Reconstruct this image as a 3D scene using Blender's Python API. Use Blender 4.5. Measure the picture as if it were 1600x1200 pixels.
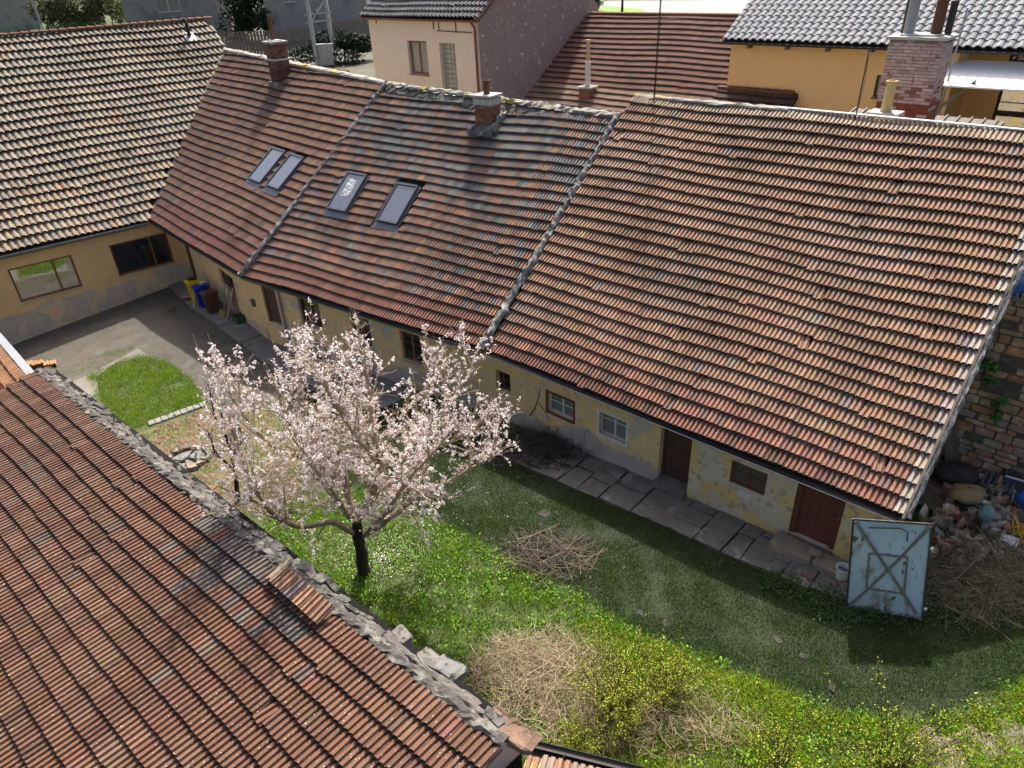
import bpy, math, random
import numpy as np
from mathutils import Vector, Matrix
from mathutils.geometry import delaunay_2d_cdt
for o in list(bpy.data.objects): bpy.data.objects.remove(o)
SC = bpy.context.scene
COL = SC.collection
RAD = math.radians

# ------------------------------------------------------------------ camera
H = 12.0; FPX = 1109.0; PITCH = RAD(31.0); ROLL = RAD(-2.75)
_c, _s, _cp, _sp = math.cos(ROLL), math.sin(ROLL), math.cos(PITCH), math.sin(PITCH)
_Z = -np.array([-_s*_cp, _c*_cp, _sp])
_Y = np.array([0, 0, 1.0]) - _Z*_Z[2]; _Y /= np.linalg.norm(_Y)
_X = np.cross(_Y, _Z)
MW = np.array([_X, _Y, _Z])                      # camera axes (right, down, forward) -> world
CAM = np.array([0, 0, H])
cd = bpy.data.cameras.new('camera'); cd.sensor_width = 36; cd.lens = 36*FPX/1600; cd.clip_start = .1; cd.clip_end = 2000
cam = bpy.data.objects.new('camera', cd); COL.objects.link(cam)
_r, _d, _f = MW[:, 0], MW[:, 1], MW[:, 2]
cam.matrix_world = Matrix(((_r[0], -_d[0], -_f[0], 0), (_r[1], -_d[1], -_f[1], 0), (_r[2], -_d[2], -_f[2], H), (0, 0, 0, 1)))
SC.camera = cam
SC.render.resolution_x = 1024; SC.render.resolution_y = 768
# ------------------------------------------------------------------ sky and sun
SUN_AZ, SUN_EL = 78.0, 51.0
w = bpy.data.worlds.new('World'); SC.world = w; w.use_nodes = True
nt = w.node_tree; sky = nt.nodes.new('ShaderNodeTexSky'); sky.sky_type = 'NISHITA'; sky.sun_disc = False
sky.sun_elevation = RAD(SUN_EL); sky.sun_rotation = RAD(90-SUN_AZ); sky.air_density = .7; sky.dust_density = 6.0; sky.ozone_density = .3
bg = nt.nodes['Background']; bg.inputs['Strength'].default_value = 0.15
nt.links.new(sky.outputs[0], bg.inputs['Color'])
SV = np.array([math.cos(RAD(SUN_EL))*math.cos(RAD(SUN_AZ)), math.cos(RAD(SUN_EL))*math.sin(RAD(SUN_AZ)), math.sin(RAD(SUN_EL))])
sl = bpy.data.lights.new('sun', 'SUN'); sl.energy = 4.2; sl.angle = RAD(.53); sl.color = (1, .95, .87)
so = bpy.data.objects.new('sun', sl); COL.objects.link(so); so.location = (20, 60, 90)
so.rotation_euler = Vector(SV).to_track_quat('Z', 'Y').to_euler()
SC.view_settings.view_transform = 'Standard'; SC.view_settings.look = 'None'; SC.view_settings.exposure = 0.8; SC.view_settings.gamma = 1

# ------------------------------------------------------------------ pixel geometry
U = np.array([0, 0, 1.0])
V3 = lambda *a: np.array(a, float)
def nrm(v): return v/np.linalg.norm(v)
def ray(u, v): return MW@np.array([(u-800)/FPX, (v-600)/FPX, 1.0])
def G(u, v, z=0.0):
    d = ray(u, v); return CAM+d*((z-H)/d[2])
def PLN(u, v, P, n):
    d = ray(u, v); return CAM+d*(np.dot(np.asarray(P)-CAM, n)/np.dot(d, n))
def YP(u, v, y):
    d = ray(u, v); return CAM+d*(y/d[1])
def proj(P):
    q = MW.T@(np.asarray(P, float)-CAM); return np.array([800+FPX*q[0]/q[2], 600+FPX*q[1]/q[2], q[2]])
K = H/13.5
ZE = 2.6*K
E0, E1, E2, E3 = [G(*q, ZE) for q in ((232, 342), (378, 430), (755, 545), (1412, 808))]
T3 = nrm(E3-E2); N3 = np.cross(U, T3)            # along the long house, and into it
def smooth(a, b, x):
    t = min(1, max(0, (x-a)/(b-a))); return t*t*(3-2*t)
def gz(x, y):
    """height of the ground: the yard falls to the left, the street behind lies higher"""
    px, py = x-E2[0], y-E2[1]
    s = px*T3[0]+py*T3[1]; q = px*N3[0]+py*N3[1]
    sc = max(-27, min(16, s))
    z = -.26+.04*sc
    qq = max(-9, min(0, q)); z += .085*qq*max(0, min(1, (-s-6)/16))
    k = max(smooth(6.2, 7.6, q), smooth(-29.5, -31.5, s))
    zb = 5.3*K/.889+.04*(max(y, 20)-48)
    zb = min(zb, 9.0)
    return z*(1-k)+zb*k
def GG(u, v):
    z = 0.0
    for _ in range(8):
        P = G(u, v, z); z = gz(P[0], P[1])
    return V3(P[0], P[1], z)

# ------------------------------------------------------------------ mesh helpers
class MB:
    def __init__(s): s.v = []; s.f = []; s.m = []; s.c = []; s.cur = None
    def tri(s, *p, m=0):
        i = len(s.v); s.v += [tuple(x) for x in p]; s.f.append(tuple(range(i, i+len(p)))); s.m.append(m)
        if s.cur is not None: s.c += [s.cur]*len(p)
    quad = tri
    def box(s, o, a, b, c, m=0):
        o, a, b, c = (np.asarray(x, float) for x in (o, a, b, c))
        if np.dot(np.cross(a, b), c) < 0: o = o+a; a = -a
        i = len(s.v)
        s.v += [tuple(o+a*x+b*y+c*z) for z in (0, 1) for y in (0, 1) for x in (0, 1)]
        s.f += [tuple(i+k for k in q) for q in ((0, 2, 3, 1), (4, 5, 7, 6), (0, 1, 5, 4), (2, 6, 7, 3), (0, 4, 6, 2), (1, 3, 7, 5))]
        s.m += [m]*6
        if s.cur is not None: s.c += [s.cur]*8
    def cbox(s, c, t, n, w, d, h, m=0):
        """box standing on c: w along t, d along n, h up"""
        c, t, n = (np.asarray(x, float) for x in (c, t, n)); s.box(c-t*w/2-n*d/2, t*w, n*d, U*h, m)
    def tube(s, pts, r, n=6, m=0, cap=True):
        pts = [np.asarray(p, float) for p in pts]; k = len(pts)
        rs = r if hasattr(r, '__len__') else [r]*k
        i0 = len(s.v); ref = None
        for i, p in enumerate(pts):
            d = nrm(pts[min(i+1, k-1)]-pts[max(i-1, 0)]+1e-9)
            if ref is None: ref = V3(1, 0, 0) if abs(d[0]) < .8 else V3(0, 1, 0)
            a = np.cross(d, ref); a = nrm(a) if np.linalg.norm(a) > 1e-6 else nrm(np.cross(d, V3(.3, .5, .8))); ref = np.cross(a, d)
            for j in range(n):
                an = 2*math.pi*j/n; s.v.append(tuple(p+(a*math.cos(an)+ref*math.sin(an))*rs[i]))
                if s.cur is not None: s.c.append(s.cur)
        for i in range(k-1):
            for j in range(n):
                j2 = (j+1) % n; s.f.append((i0+i*n+j, i0+i*n+j2, i0+(i+1)*n+j2, i0+(i+1)*n+j)); s.m.append(m)
        if cap and n > 2:
            s.f.append(tuple(i0+j for j in range(n-1, -1, -1))); s.m.append(m)
            s.f.append(tuple(i0+(k-1)*n+j for j in range(n))); s.m.append(m)
    def lathe(s, c, prof, n=16, m=0, ax=None):
        c = np.asarray(c, float); i0 = len(s.v)
        for r, z in prof:
            for j in range(n):
                a = 2*math.pi*j/n; s.v.append(tuple(c+V3(r*math.cos(a), r*math.sin(a), z)))
                if s.cur is not None: s.c.append(s.cur)
        for i in range(len(prof)-1):
            for j in range(n):
                j2 = (j+1) % n; s.f.append((i0+i*n+j, i0+i*n+j2, i0+(i+1)*n+j2, i0+(i+1)*n+j)); s.m.append(m)
    def rock(s, c, t, n, w, d, h, rng, j=.18, m=0, e=.3):
        """uneven stone block, chamfered, standing on c"""
        c = np.asarray(c, float); i0 = len(s.v); rings = ((0, 1.0), (.25, 1.0), (.85, .97), (1.0, .84))
        for z, k in rings:
            for a, b in ((-1, -.78), (-.8, -1), (.75, -1), (1, -.8), (1, .75), (.8, 1), (-.78, 1), (-1, .8)):
                s.v.append(tuple(c+np.asarray(t)*(a*k*w/2*(1+rng.uniform(-j, j)))+np.asarray(n)*(b*k*d/2*(1+rng.uniform(-j, j)))+U*(z*h*(1+rng.uniform(-j, j)*(z > .5)))))
                if s.cur is not None: s.c.append(s.cur)
        for i in range(3):
            for q in range(8):
                q2 = (q+1) % 8; s.f.append((i0+i*8+q, i0+i*8+q2, i0+(i+1)*8+q2, i0+(i+1)*8+q)); s.m.append(m)
        s.f.append(tuple(i0+24+q for q in range(8))); s.m.append(m)
        s.f.append(tuple(i0+q for q in range(7, -1, -1))); s.m.append(m)
    def mesh(s, name, mats, off=(0, 0, 0), smooth=False):
        me = bpy.data.meshes.new(name); off = np.asarray(off, float)
        vv = (np.array(s.v, float).reshape(-1, 3)-off)
        me.from_pydata(vv.tolist(), [], s.f)
        for mt in (mats if isinstance(mats, (list, tuple)) else [mats]): me.materials.append(mt)
        if any(s.m): me.polygons.foreach_set('material_index', s.m)
        if smooth: me.polygons.foreach_set('use_smooth', [True]*len(me.polygons))
        if s.cur is not None:
            at = me.color_attributes.new('tint', 'FLOAT_COLOR', 'POINT')
            at.data.foreach_set('color', np.array([(*c[:3], 1.0) for c in s.c]).ravel())
        me.update(); return me
    def build(s, name, mats, parent=None, smooth=False):
        off = wloc(parent) if parent else (0, 0, 0)
        o = bpy.data.objects.new(name, s.mesh(name, mats, off, smooth)); COL.objects.link(o)
        if parent: o.parent = parent
        return o
def wloc(o):
    p = np.zeros(3)
    while o: p = p+np.array(o.location); o = o.parent
    return p
def tag(o, label=None, cat=None, group=None, kind=None):
    for k, x in (('label', label), ('category', cat), ('group', group), ('kind', kind)):
        if x: o[k] = x
    return o
def thing(name, label, cat, loc=(0, 0, 0), group=None, rz=0):
    o = bpy.data.objects.new(name, None); COL.objects.link(o); o.location = tuple(loc); o.rotation_euler = (0, 0, rz); o.empty_display_size = .2
    return tag(o, label, cat, group)
def inside(x, y, poly):
    r = False; n = len(poly); j = n-1
    for i in range(n):
        xi, yi = poly[i][0], poly[i][1]; xj, yj = poly[j][0], poly[j][1]
        if (yi > y) != (yj > y) and x < (xj-xi)*(y-yi)/(yj-yi)+xi: r = not r
        j = i
    return r
def sheet(name, poly, dz, mat, parent=None, step=.5, thick=0, zf=gz):
    """ground-hugging sheet over a world polygon"""
    P = [Vector((p[0], p[1])) for p in poly]; n = len(P)
    xs = [p.x for p in P]; ys = [p.y for p in P]; pts = list(P)
    x = min(xs)+step/2
    while x < max(xs):
        y = min(ys)+step/2
        while y < max(ys):
            if inside(x, y, P): pts.append(Vector((x, y)))
            y += step
        x += step
    vs, es, fs, *_ = delaunay_2d_cdt(pts, [], [list(range(n))], 1, 1e-4)
    mb = MB(); mb.v = [(v.x, v.y, zf(v.x, v.y)+dz) for v in vs]; mb.f = [tuple(f) for f in fs]; mb.m = [0]*len(mb.f)
    if thick:
        for i in range(n):
            a, b = P[i], P[(i+1) % n]
            mb.quad((a.x, a.y, zf(a.x, a.y)+dz-thick), (b.x, b.y, zf(b.x, b.y)+dz-thick), (b.x, b.y, zf(b.x, b.y)+dz), (a.x, a.y, zf(a.x, a.y)+dz))
    me = mb.build(name, mat, parent)
    return me

# ------------------------------------------------------------------ materials
def mk(name, c1, c2=None, sc=3., rough=.85, c3=None, t3=(.52, .6), sc3=1.1, bump=.25, bs=45, spec=.3, tint=False, c4=None, t4=(.6, .64), sc4=9., metal=0, det=6, stretch=None):
    m = bpy.data.materials.new(name); m.use_nodes = True; nt = m.node_tree; N = nt.nodes; L = nt.links
    b = N['Principled BSDF']; b.inputs['Roughness'].default_value = rough; b.inputs['Metallic'].default_value = metal
    b.inputs['Specular IOR Level'].default_value = spec
    geo = N.new('ShaderNodeNewGeometry'); pos = geo.outputs['Position']
    if stretch:
        mp = N.new('ShaderNodeMapping'); mp.inputs['Scale'].default_value = stretch; L.new(pos, mp.inputs['Vector']); pos = mp.outputs[0]
    def noise(scale, d=det):
        n = N.new('ShaderNodeTexNoise'); n.inputs['Scale'].default_value = scale; n.inputs['Detail'].default_value = d; n.inputs['Roughness'].default_value = .62
        L.new(pos, n.inputs['Vector']); return n.outputs['Fac']
    def ramp(f, lo, hi):
        r = N.new('ShaderNodeMapRange'); r.inputs['From Min'].default_value = lo; r.inputs['From Max'].default_value = hi; L.new(f, r.inputs['Value']); return r.outputs[0]
    def mix(f, a, bb, typ='MIX'):
        x = N.new('ShaderNodeMix'); x.data_type = 'RGBA'; x.blend_type = typ
        for sock, val in ((x.inputs['Factor'], f), (x.inputs['A'], a), (x.inputs['B'], bb)):
            if hasattr(val, 'is_linked'): L.new(val, sock)
            elif isinstance(val, (tuple, list)): sock.default_value = (*val[:3], 1)
            else: sock.default_value = val
        return x.outputs['Result']
    col = mix(ramp(noise(sc), .3, .7), c1, c2 or tuple(x*.75 for x in c1))
    if c3: col = mix(ramp(noise(sc3), *t3), col, c3)
    if tint:
        at = N.new('ShaderNodeAttribute'); at.attribute_name = 'tint'; oi = N.new('ShaderNodeObjectInfo')
        tc = mix(1.0, at.outputs['Color'], oi.outputs['Color'], 'MULTIPLY'); col = mix(1.0, col, tc, 'MULTIPLY')
    if c4: col = mix(ramp(noise(sc4, 3), *t4), col, c4)
    L.new(col, b.inputs['Base Color'])
    if bump:
        bp = N.new('ShaderNodeBump'); bp.inputs['Strength'].default_value = bump; bp.inputs['Distance'].default_value = .02
        L.new(noise(bs, 4), bp.inputs['Height']); L.new(bp.outputs[0], b.inputs['Normal'])
    return m
MT = {}
def M_(k, *a, **kw): MT[k] = mk(k, *a, **kw); return MT[k]
M_('tile_red', (1, 1, 1), (.72, .70, .68), sc=7, tint=True, c3=(.55, .54, .53), t3=(.48, .68), sc3=.55, c4=(.40, .38, .35), t4=(.64, .72), sc4=26, rough=.8, bump=.3)
M_('tile_edge_shade', (.045, .032, .026), (.025, .02, .017), sc=9, bump=.4)  # lip colour kept near black: paints the shade between tile rows
M_('tile_barn', (1, 1, 1), (.74, .72, .70), sc=6, tint=True, c3=(.62, .62, .62), t3=(.48, .68), sc3=.5, c4=(.52, .50, .47), t4=(.66, .70), sc4=24, rough=.8, bump=.3)
M_('tile_white', (1, 1, 1), (.8, .8, .8), sc=5, tint=True, rough=.75, bump=.15, spec=.25)
M_('deck', (.035, .025, .02), (.02, .016, .014), bump=.4)
M_('mortar', (.22, .22, .21), (.07, .07, .07), sc=6, c3=(.30, .30, .28), sc3=3, bump=.8, bs=30)
M_('mortar_pale', (.42, .40, .36), (.20, .18, .16), sc=7, c3=(.34, .27, .10), sc3=1.4, bump=.6)
M_('stone_pale', (.17, .16, .14), (.08, .075, .065), sc=5, c3=(.09, .09, .075), t3=(.55, .62), sc3=3.5, c4=(.40, .33, .14), t4=(.68, .72), sc4=2.2, bump=.7, bs=24)
M_('moss_cap', (.05, .046, .04), (.12, .11, .10), sc=9, c3=(.19, .18, .155), sc3=4, bump=.9)
M_('ochre', (.70, .49, .24), (.58, .43, .23), sc=3.2, c3=(.44, .40, .33), t3=(.55, .58), sc3=1.0, det=9, c4=(.40, .34, .25), t4=(.58, .66), sc4=4.5, bump=.35, bs=30)
M_('grey_plaster', (.60, .50, .36), (.48, .40, .29), sc=2.4, det=10, c3=(.62, .44, .17), t3=(.50, .57), sc3=1.3, c4=(.34, .29, .22), t4=(.55, .64), sc4=5, bump=.5, bs=26)
M_('left_plaster', (.64, .43, .21), (.55, .38, .19), sc=3, bump=.3, bs=60, c4=(.50, .40, .28), t4=(.68, .72), sc4=14)
M_('plinth', (.44, .395, .33), (.34, .305, .25), sc=3, det=9, c3=(.54, .41, .25), t3=(.55, .58), sc3=1.0, bump=.4)
M_('cream', (.74, .63, .51), (.69, .58, .47), sc=1.5, bump=.3, bs=70)
M_('purple_plaster', (.22, .17, .165), (.26, .20, .19), sc=2, c4=(.50, .45, .42), t4=(.635, .66), sc4=4.5, bump=.3)
M_('orange', (.80, .50, .23), (.76, .47, .21), sc=1.0, bump=.15, bs=80)
M_('concrete', (.20, .185, .165), (.14, .13, .118), sc=1.6, c3=(.27, .255, .23), t3=(.56, .66), sc3=.8, c4=(.07, .08, .05), t4=(.63, .70), sc4=2.2, bump=.4, bs=35)
M_('concrete_dark', (.105, .092, .074), (.066, .058, .047), sc=1.3, det=9, c3=(.115, .107, .095), t3=(.55, .68), sc3=.9, c4=(.045, .06, .025), t4=(.60, .70), sc4=1.6, bump=.5, bs=30)
M_('slab', (.175, .158, .132), (.115, .103, .087), sc=2.4, det=9, c3=(.27, .25, .215), t3=(.55, .66), sc3=1.5, c4=(.08, .075, .06), t4=(.62, .68), sc4=4, bump=.45, bs=40)
M_('stone', (.24, .19, .14), (.16, .135, .11), sc=5, c3=(.30, .25, .19), sc3=3, bump=.8, bs=22, tint=True)
M_('stone_grey', (.30, .29, .27), (.17, .165, .15), sc=6, c3=(.08, .08, .075), t3=(.55, .62), sc3=5, bump=.8, bs=24, tint=True)
M_('sandstone', (.30, .23, .15), (.20, .17, .13), sc=4, bump=.6, bs=30)
M_('brick', (.27, .125, .08), (.19, .095, .065), sc=8, bump=.6, tint=True)
M_('brick_white', (.46, .40, .39), (.36, .31, .31), sc=9, bump=.6, tint=True, c4=(.24, .08, .05), t4=(.60, .68), sc4=5)
M_('wood_old', (.21, .175, .14), (.12, .10, .08), sc=6, bump=.5)
M_('wood_brown', (.20, .095, .042), (.15, .07, .033), sc=7, bump=.2, rough=.55)
M_('wood_red', (.145, .05, .032), (.10, .036, .025), sc=5, bump=.4, rough=.7, c4=(.09, .05, .035), t4=(.62, .7), sc4=7)
M_('door_brown', (.095, .048, .036), (.07, .036, .028), sc=5, bump=.3, rough=.6)
M_('white_paint', (.62, .61, .58), (.50, .49, .46), sc=6, bump=.2, rough=.6)
M_('pvc', (.55, .44, .40), (.48, .38, .35), sc=3, bump=.05, rough=.5)
M_('zinc', (.34, .36, .38), (.28, .30, .32), sc=2, rough=.45, bump=.08, metal=.4)
M_('metal_dark', (.035, .03, .028), (.05, .04, .035), sc=5, rough=.6, bump=.1)
M_('metal_white', (.72, .73, .74), (.62, .63, .64), sc=2, rough=.4, bump=.05)
M_('rust', (.16, .06, .03), (.10, .045, .025), sc=10, rough=.75, bump=.3)
M_('copper_pipe', (.22, .075, .04), (.17, .06, .035), sc=4, rough=.55, bump=.1)
M_('gate_blue', (.40, .50, .53), (.34, .44, .47), sc=4, c3=(.22, .21, .18), t3=(.54, .62), sc3=2.6, c4=(.12, .08, .05), t4=(.62, .66), sc4=9, rough=.5, bump=.15, stretch=(1, 1, .5))
M_('gate_brace', (.19, .17, .14), (.12, .10, .08), sc=9, rough=.6, bump=.3, c4=(.36, .40, .41), t4=(.62, .68), sc4=12)
M_('skylight_frame', (.12, .13, .145), (.10, .11, .12), rough=.35, bump=0, metal=.3)
M_('yellow_plastic', (.62, .44, .01), (.56, .40, .01), rough=.4, bump=.03)
M_('blue_plastic', (.012, .03, .33), (.012, .025, .27), rough=.4, bump=.03)
M_('brown_plastic', (.105, .052, .030), (.09, .045, .027), rough=.45, bump=.03)
M_('green_plastic', (.035, .10, .03), (.03, .085, .025), rough=.5, bump=.05)
M_('black_plastic', (.012, .012, .012), (.02, .02, .02), rough=.5, bump=.05)
M_('white_plastic', (.66, .66, .63), (.55, .55, .52), rough=.45, bump=.03)
M_('pink_cloth', (.34, .20, .24), (.26, .15, .18), bump=.5)
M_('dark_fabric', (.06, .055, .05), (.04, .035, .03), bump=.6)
M_('sack', (.34, .26, .115), (.25, .19, .09), sc=6, bump=.7)
M_('teal_bag', (.10, .25, .22), (.30, .36, .34), sc=6, bump=.7, rough=.5)
M_('grey_plastic', (.10, .115, .13), (.075, .085, .095), sc=3, rough=.55, bump=.15)
M_('bark', (.16, .125, .09), (.085, .066, .05), sc=9, c3=(.26, .23, .15), t3=(.55, .65), sc3=3, bump=.9, bs=40)
M_('bark_pale', (.37, .29, .19), (.26, .20, .13), sc=7, c3=(.40, .36, .14), t3=(.58, .64), sc3=2.5, bump=.6, bs=40)
M_('bark_dark', (.045, .038, .033), (.03, .025, .022), sc=9, bump=.8)
M_('twig', (1, 1, 1), (.8, .8, .8), sc=5, tint=True, bump=0)
M_('leafy', (1, 1, 1), (.8, .8, .8), sc=5, tint=True, bump=0, rough=.7, spec=.2)
M_('dirt', (.13, .105, .075), (.09, .075, .055), sc=2, bump=.6, tint=True)
M_('ash', (.26, .255, .25), (.12, .12, .12), sc=9, bump=.8)
M_('road', (.26, .26, .25), (.23, .23, .22), sc=.6, bump=.1)
M_('render_grey', (.30, .29, .27), (.24, .23, .22), sc=.7, c3=(.20, .18, .17), t3=(.55, .62), sc3=.6, bump=.2)
M_('cloth_white', (.78, .77, .74), (.72, .71, .69), rough=.8, bump=.2)
M_('chimney_cap', (.48, .47, .44), (.36, .35, .33), sc=6, bump=.5)
M_('clay_pot', (.52, .40, .19), (.46, .35, .17), sc=5, bump=.2)
M_('lichen_cap', (.42, .40, .36), (.30, .28, .25), sc=5, c3=(.44, .34, .10), t3=(.54, .6), sc3=.9, bump=.5)
M_('blue_tarp', (.02, .09, .35), (.02, .08, .28), rough=.5, bump=.3)
def glass(name, col, rough=.04, spec=.8):
    m = mk(name, col, tuple(x*.8 for x in col), rough=rough, bump=0, spec=spec); MT[name] = m
glass('pane_dark', (.018, .02, .022), .05, 1.0); glass('pane_mirror', (.05, .05, .045), .02, 1.0); glass('pane_sky', (.085, .10, .125), .12, 1.0); glass('pane_mid', (.10, .085, .07), .15, .7); glass('pane_pale', (.20, .21, .20), .2, .6)
glass('glass_block', (.26, .30, .28), .25, .6)
MT['pane_mirror'].node_tree.nodes['Principled BSDF'].inputs['IOR'].default_value = 2.6
MT['pane_sky'].node_tree.nodes['Principled BSDF'].inputs['IOR'].default_value = 1.9
# ------------------------------------------------------------------ roof tiles
def tile_geo(w, L, style='double'):
    if style == 'double':
        pr = [(0, .0), (.04, .001), (.10, .040), (.34, .045), (.42, .003), (.52, .001), (.58, .040), (.84, .045), (.92, .003), (.985, .0)]
    elif style == 'single':
        pr = [(0, .004), (.08, .006), (.2, .045), (.45, .062), (.68, .045), (.82, .008), (.985, .004)]
    k = w/.222; th = .042; v = []; f = []
    n = len(pr)
    for y in (0, L):
        for x, z in pr: v.append((x*w, y, z*k+th))
    for x, z in pr: v.append((x*w, .0, z*k))           # lower lip: thickness of the front edge
    for i in range(n-1):
        f.append((i, i+1, n+i+1, n+i))
    for i in range(n-1): f.append((2*n+i, 2*n+i+1, i+1, i))
    v += [(0, L, 0), (pr[-1][0]*w, L, 0)]
    f.append((2*n, 0, n, 3*n)); f.append((n-1, 3*n-1, 3*n+1, 2*n-1))
    return np.array(v), f
def edge_idx(nf, mat):
    q = (nf-2)//2; return [0]*q+[0 if mat.name == 'tile_white' else 1]*q+[0, 0]       # grimy lower lip, its dark also painting the shadow band
_tm = {}
def tile_mesh(w, L, style, mat):
    key = (round(w, 3), round(L, 3), style, mat.name)
    if key not in _tm:
        v, f = tile_geo(w, L, style); me = bpy.data.meshes.new('tile'); me.from_pydata(v.tolist(), [], f); me.materials.append(mat); me.materials.append(MT['tile_edge_shade']); me.polygons.foreach_set('material_index', edge_idx(len(f), mat))
        at = me.color_attributes.new('tint', 'FLOAT_COLOR', 'POINT'); at.data.foreach_set('color', np.ones(len(v)*4)); me.update(); _tm[key] = me
    return _tm[key]
def roof_plane(A, B, pitch):
    t = nrm(B-A); nin = np.cross(U, t); s = nin*math.cos(pitch)+U*math.sin(pitch); return dict(o=np.asarray(A, float), t=t, s=s, n=np.cross(t, s), nin=nin, p=pitch)
def on_roof(rp, u, v):
    P = PLN(u, v, rp['o'], rp['n']); d = P-rp['o']; return np.array([np.dot(d, rp['t']), np.dot(d, rp['s'])])
def rpt(rp, x, y, h=0): return rp['o']+rp['t']*x+rp['s']*y+rp['n']*h
def tile_roof(root, rp, poly, w, l, tint, mat, style='double', nobj=300, seed=1, holes=(), sag=.03, deckname='roof', skew=0., jit=1.0, lift=.084):
    rng = random.Random(seed)
    o, t, s, n = rp['o'], rp['t'], rp['s'], rp['n']
    md = MB(); th = .10                                   # deck under the tiles
    dk = -.03-1.5*sag; P = [rpt(rp, x, y, dk) for x, y in poly]; Q = [rpt(rp, x, y, dk-th) for x, y in poly]
    md.tri(*P); md.tri(*Q[::-1])
    for i in range(len(P)):
        j = (i+1) % len(P); md.quad(Q[i], Q[j], P[j], P[i])
    deck = md.build(deckname, MT['deck'], root)
    off = wloc(root)
    xs = [p[0] for p in poly]; ys = [p[1] for p in poly]; L = l*1.13
    tilt = lift/l; sd = nrm(s-n*tilt); nd = np.cross(t, sd)
    ph = [rng.uniform(0, 6.28) for _ in range(6)]
    out = []; nr = int((max(ys)+l*.3)/l)+1
    for j in range(nr):
        y = j*l
        if y > max(ys)-l*.25: break
        x = min(xs)+skew*y
        while x < max(xs):
            cx, cy = x+w/2, y+l*.5
            if inside(cx, cy, poly) and not any(h[0]-w*.45 < cx < h[2]+w*.45 and h[1]-l*.4 < cy < h[3]+l*.35 for h in holes):
                dz = sag*(math.sin(cx*.55+ph[0])*math.sin(cy*.5+ph[1])+.5*math.sin(cx*1.3+ph[2]+cy*.4))
                dy = .018*math.sin(cx*.8+ph[3]+j*.35)*(sag/.03)+rng.gauss(0, .005)*jit
                a = rng.gauss(0, .010)*jit
                if jit > .5 and rng.random() < .02: dy -= rng.uniform(.02, .07); a += rng.gauss(0, .05)
                tt = nrm(t+s*a+n*rng.gauss(0, .008)*jit); ss = nrm(sd-t*a+n*rng.gauss(0, .007)*jit); nn = nrm(np.cross(tt, ss))
                loc = rpt(rp, x, y+dy, dz+.012+rng.uniform(0, .006)*jit)
                out.append((loc, tt, ss, nn, tint(cx, cy, rng)))
            x += w
    def size(e):
        q = proj(e[0]+e[1]*w/2+e[2]*l/2)
        if q[2] < 1 or not (4 < q[0] < 1596 and 4 < q[1] < 1196): return 1e9
        return q[2]
    out.sort(key=size)
    nvis = sum(1 for e in out if size(e) < 1e8); nobj = min(nobj, nvis)
    me = tile_mesh(w, L, style, mat)
    for loc, tt, ss, nn, c in out[:nobj]:
        ob = bpy.data.objects.new('tile', me); COL.objects.link(ob); ob.parent = deck; ob.color = (*c, 1)
        lc = loc-off
        ob.matrix_basis = Matrix(((tt[0], ss[0], nn[0], lc[0]), (tt[1], ss[1], nn[1], lc[1]), (tt[2], ss[2], nn[2], lc[2]), (0, 0, 0, 1)))
    rest = out[nobj:]
    if rest:
        v, f = tile_geo(w, L, style); nv = len(v); k = len(rest)
        R = np.array([np.stack([e[1], e[2], e[3]]) for e in rest]); Lc = np.array([e[0] for e in rest])-off
        VV = (np.einsum('vi,kij->kvj', v, R)+Lc[:, None, :]).reshape(-1, 3)
        F = [tuple(i+q*nv for i in ff) for q in range(k) for ff in f]
        mm = bpy.data.meshes.new('tile_field'); mm.from_pydata(VV.tolist(), [], F); mm.materials.append(mat); mm.materials.append(MT['tile_edge_shade']); mm.polygons.foreach_set('material_index', edge_idx(len(f), mat)*k)
        at = mm.color_attributes.new('tint', 'FLOAT_COLOR', 'POINT')
        cc = np.repeat(np.array([(*e[4], 1.0) for e in rest]), nv, axis=0); at.data.foreach_set('color', cc.ravel()); mm.update()
        ob = bpy.data.objects.new('tile_field', mm); COL.objects.link(ob); ob.parent = deck; ob['kind'] = 'stuff'
    return deck
def lumpy(name, A, B, wd, ht, mat, parent, seed=0, step=.12, up=None, rough=.35):
    """uneven mortar strip laid from A to B"""
    rng = random.Random(seed); A, B = np.asarray(A, float), np.asarray(B, float)
    d = nrm(B-A); up = U if up is None else up; side = nrm(np.cross(d, up)); up = np.cross(side, d)
    n = max(3, int(np.linalg.norm(B-A)/step)); mb = MB(); m = 6
    for i in range(n+1):
        c = A+(B-A)*i/n+side*rng.gauss(0, wd*.06)
        for k in range(m):
            an = math.pi*(k/(m-1)); r = 1+rng.uniform(-rough, rough)
            mb.v.append(tuple(c+side*math.cos(an)*wd/2*r+up*(math.sin(an)*ht*r-ht*.25)))
    for i in range(n):
        for k in range(m-1):
            a = i*m+k; mb.f.append((a, a+m, a+m+1, a+1)); mb.m.append(0)
    mb.f.append(tuple(range(m))); mb.f.append(tuple(n*m+k for k in range(m-1, -1, -1))); mb.m += [0, 0]
    return mb.build(name, mat, parent)
def jit_col(c, rng, a=.12, b=.05):
    k = 1+rng.gauss(0, a*.6); return tuple(max(.012, x*k*(1+rng.gauss(0, b))) for x in c)

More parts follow.
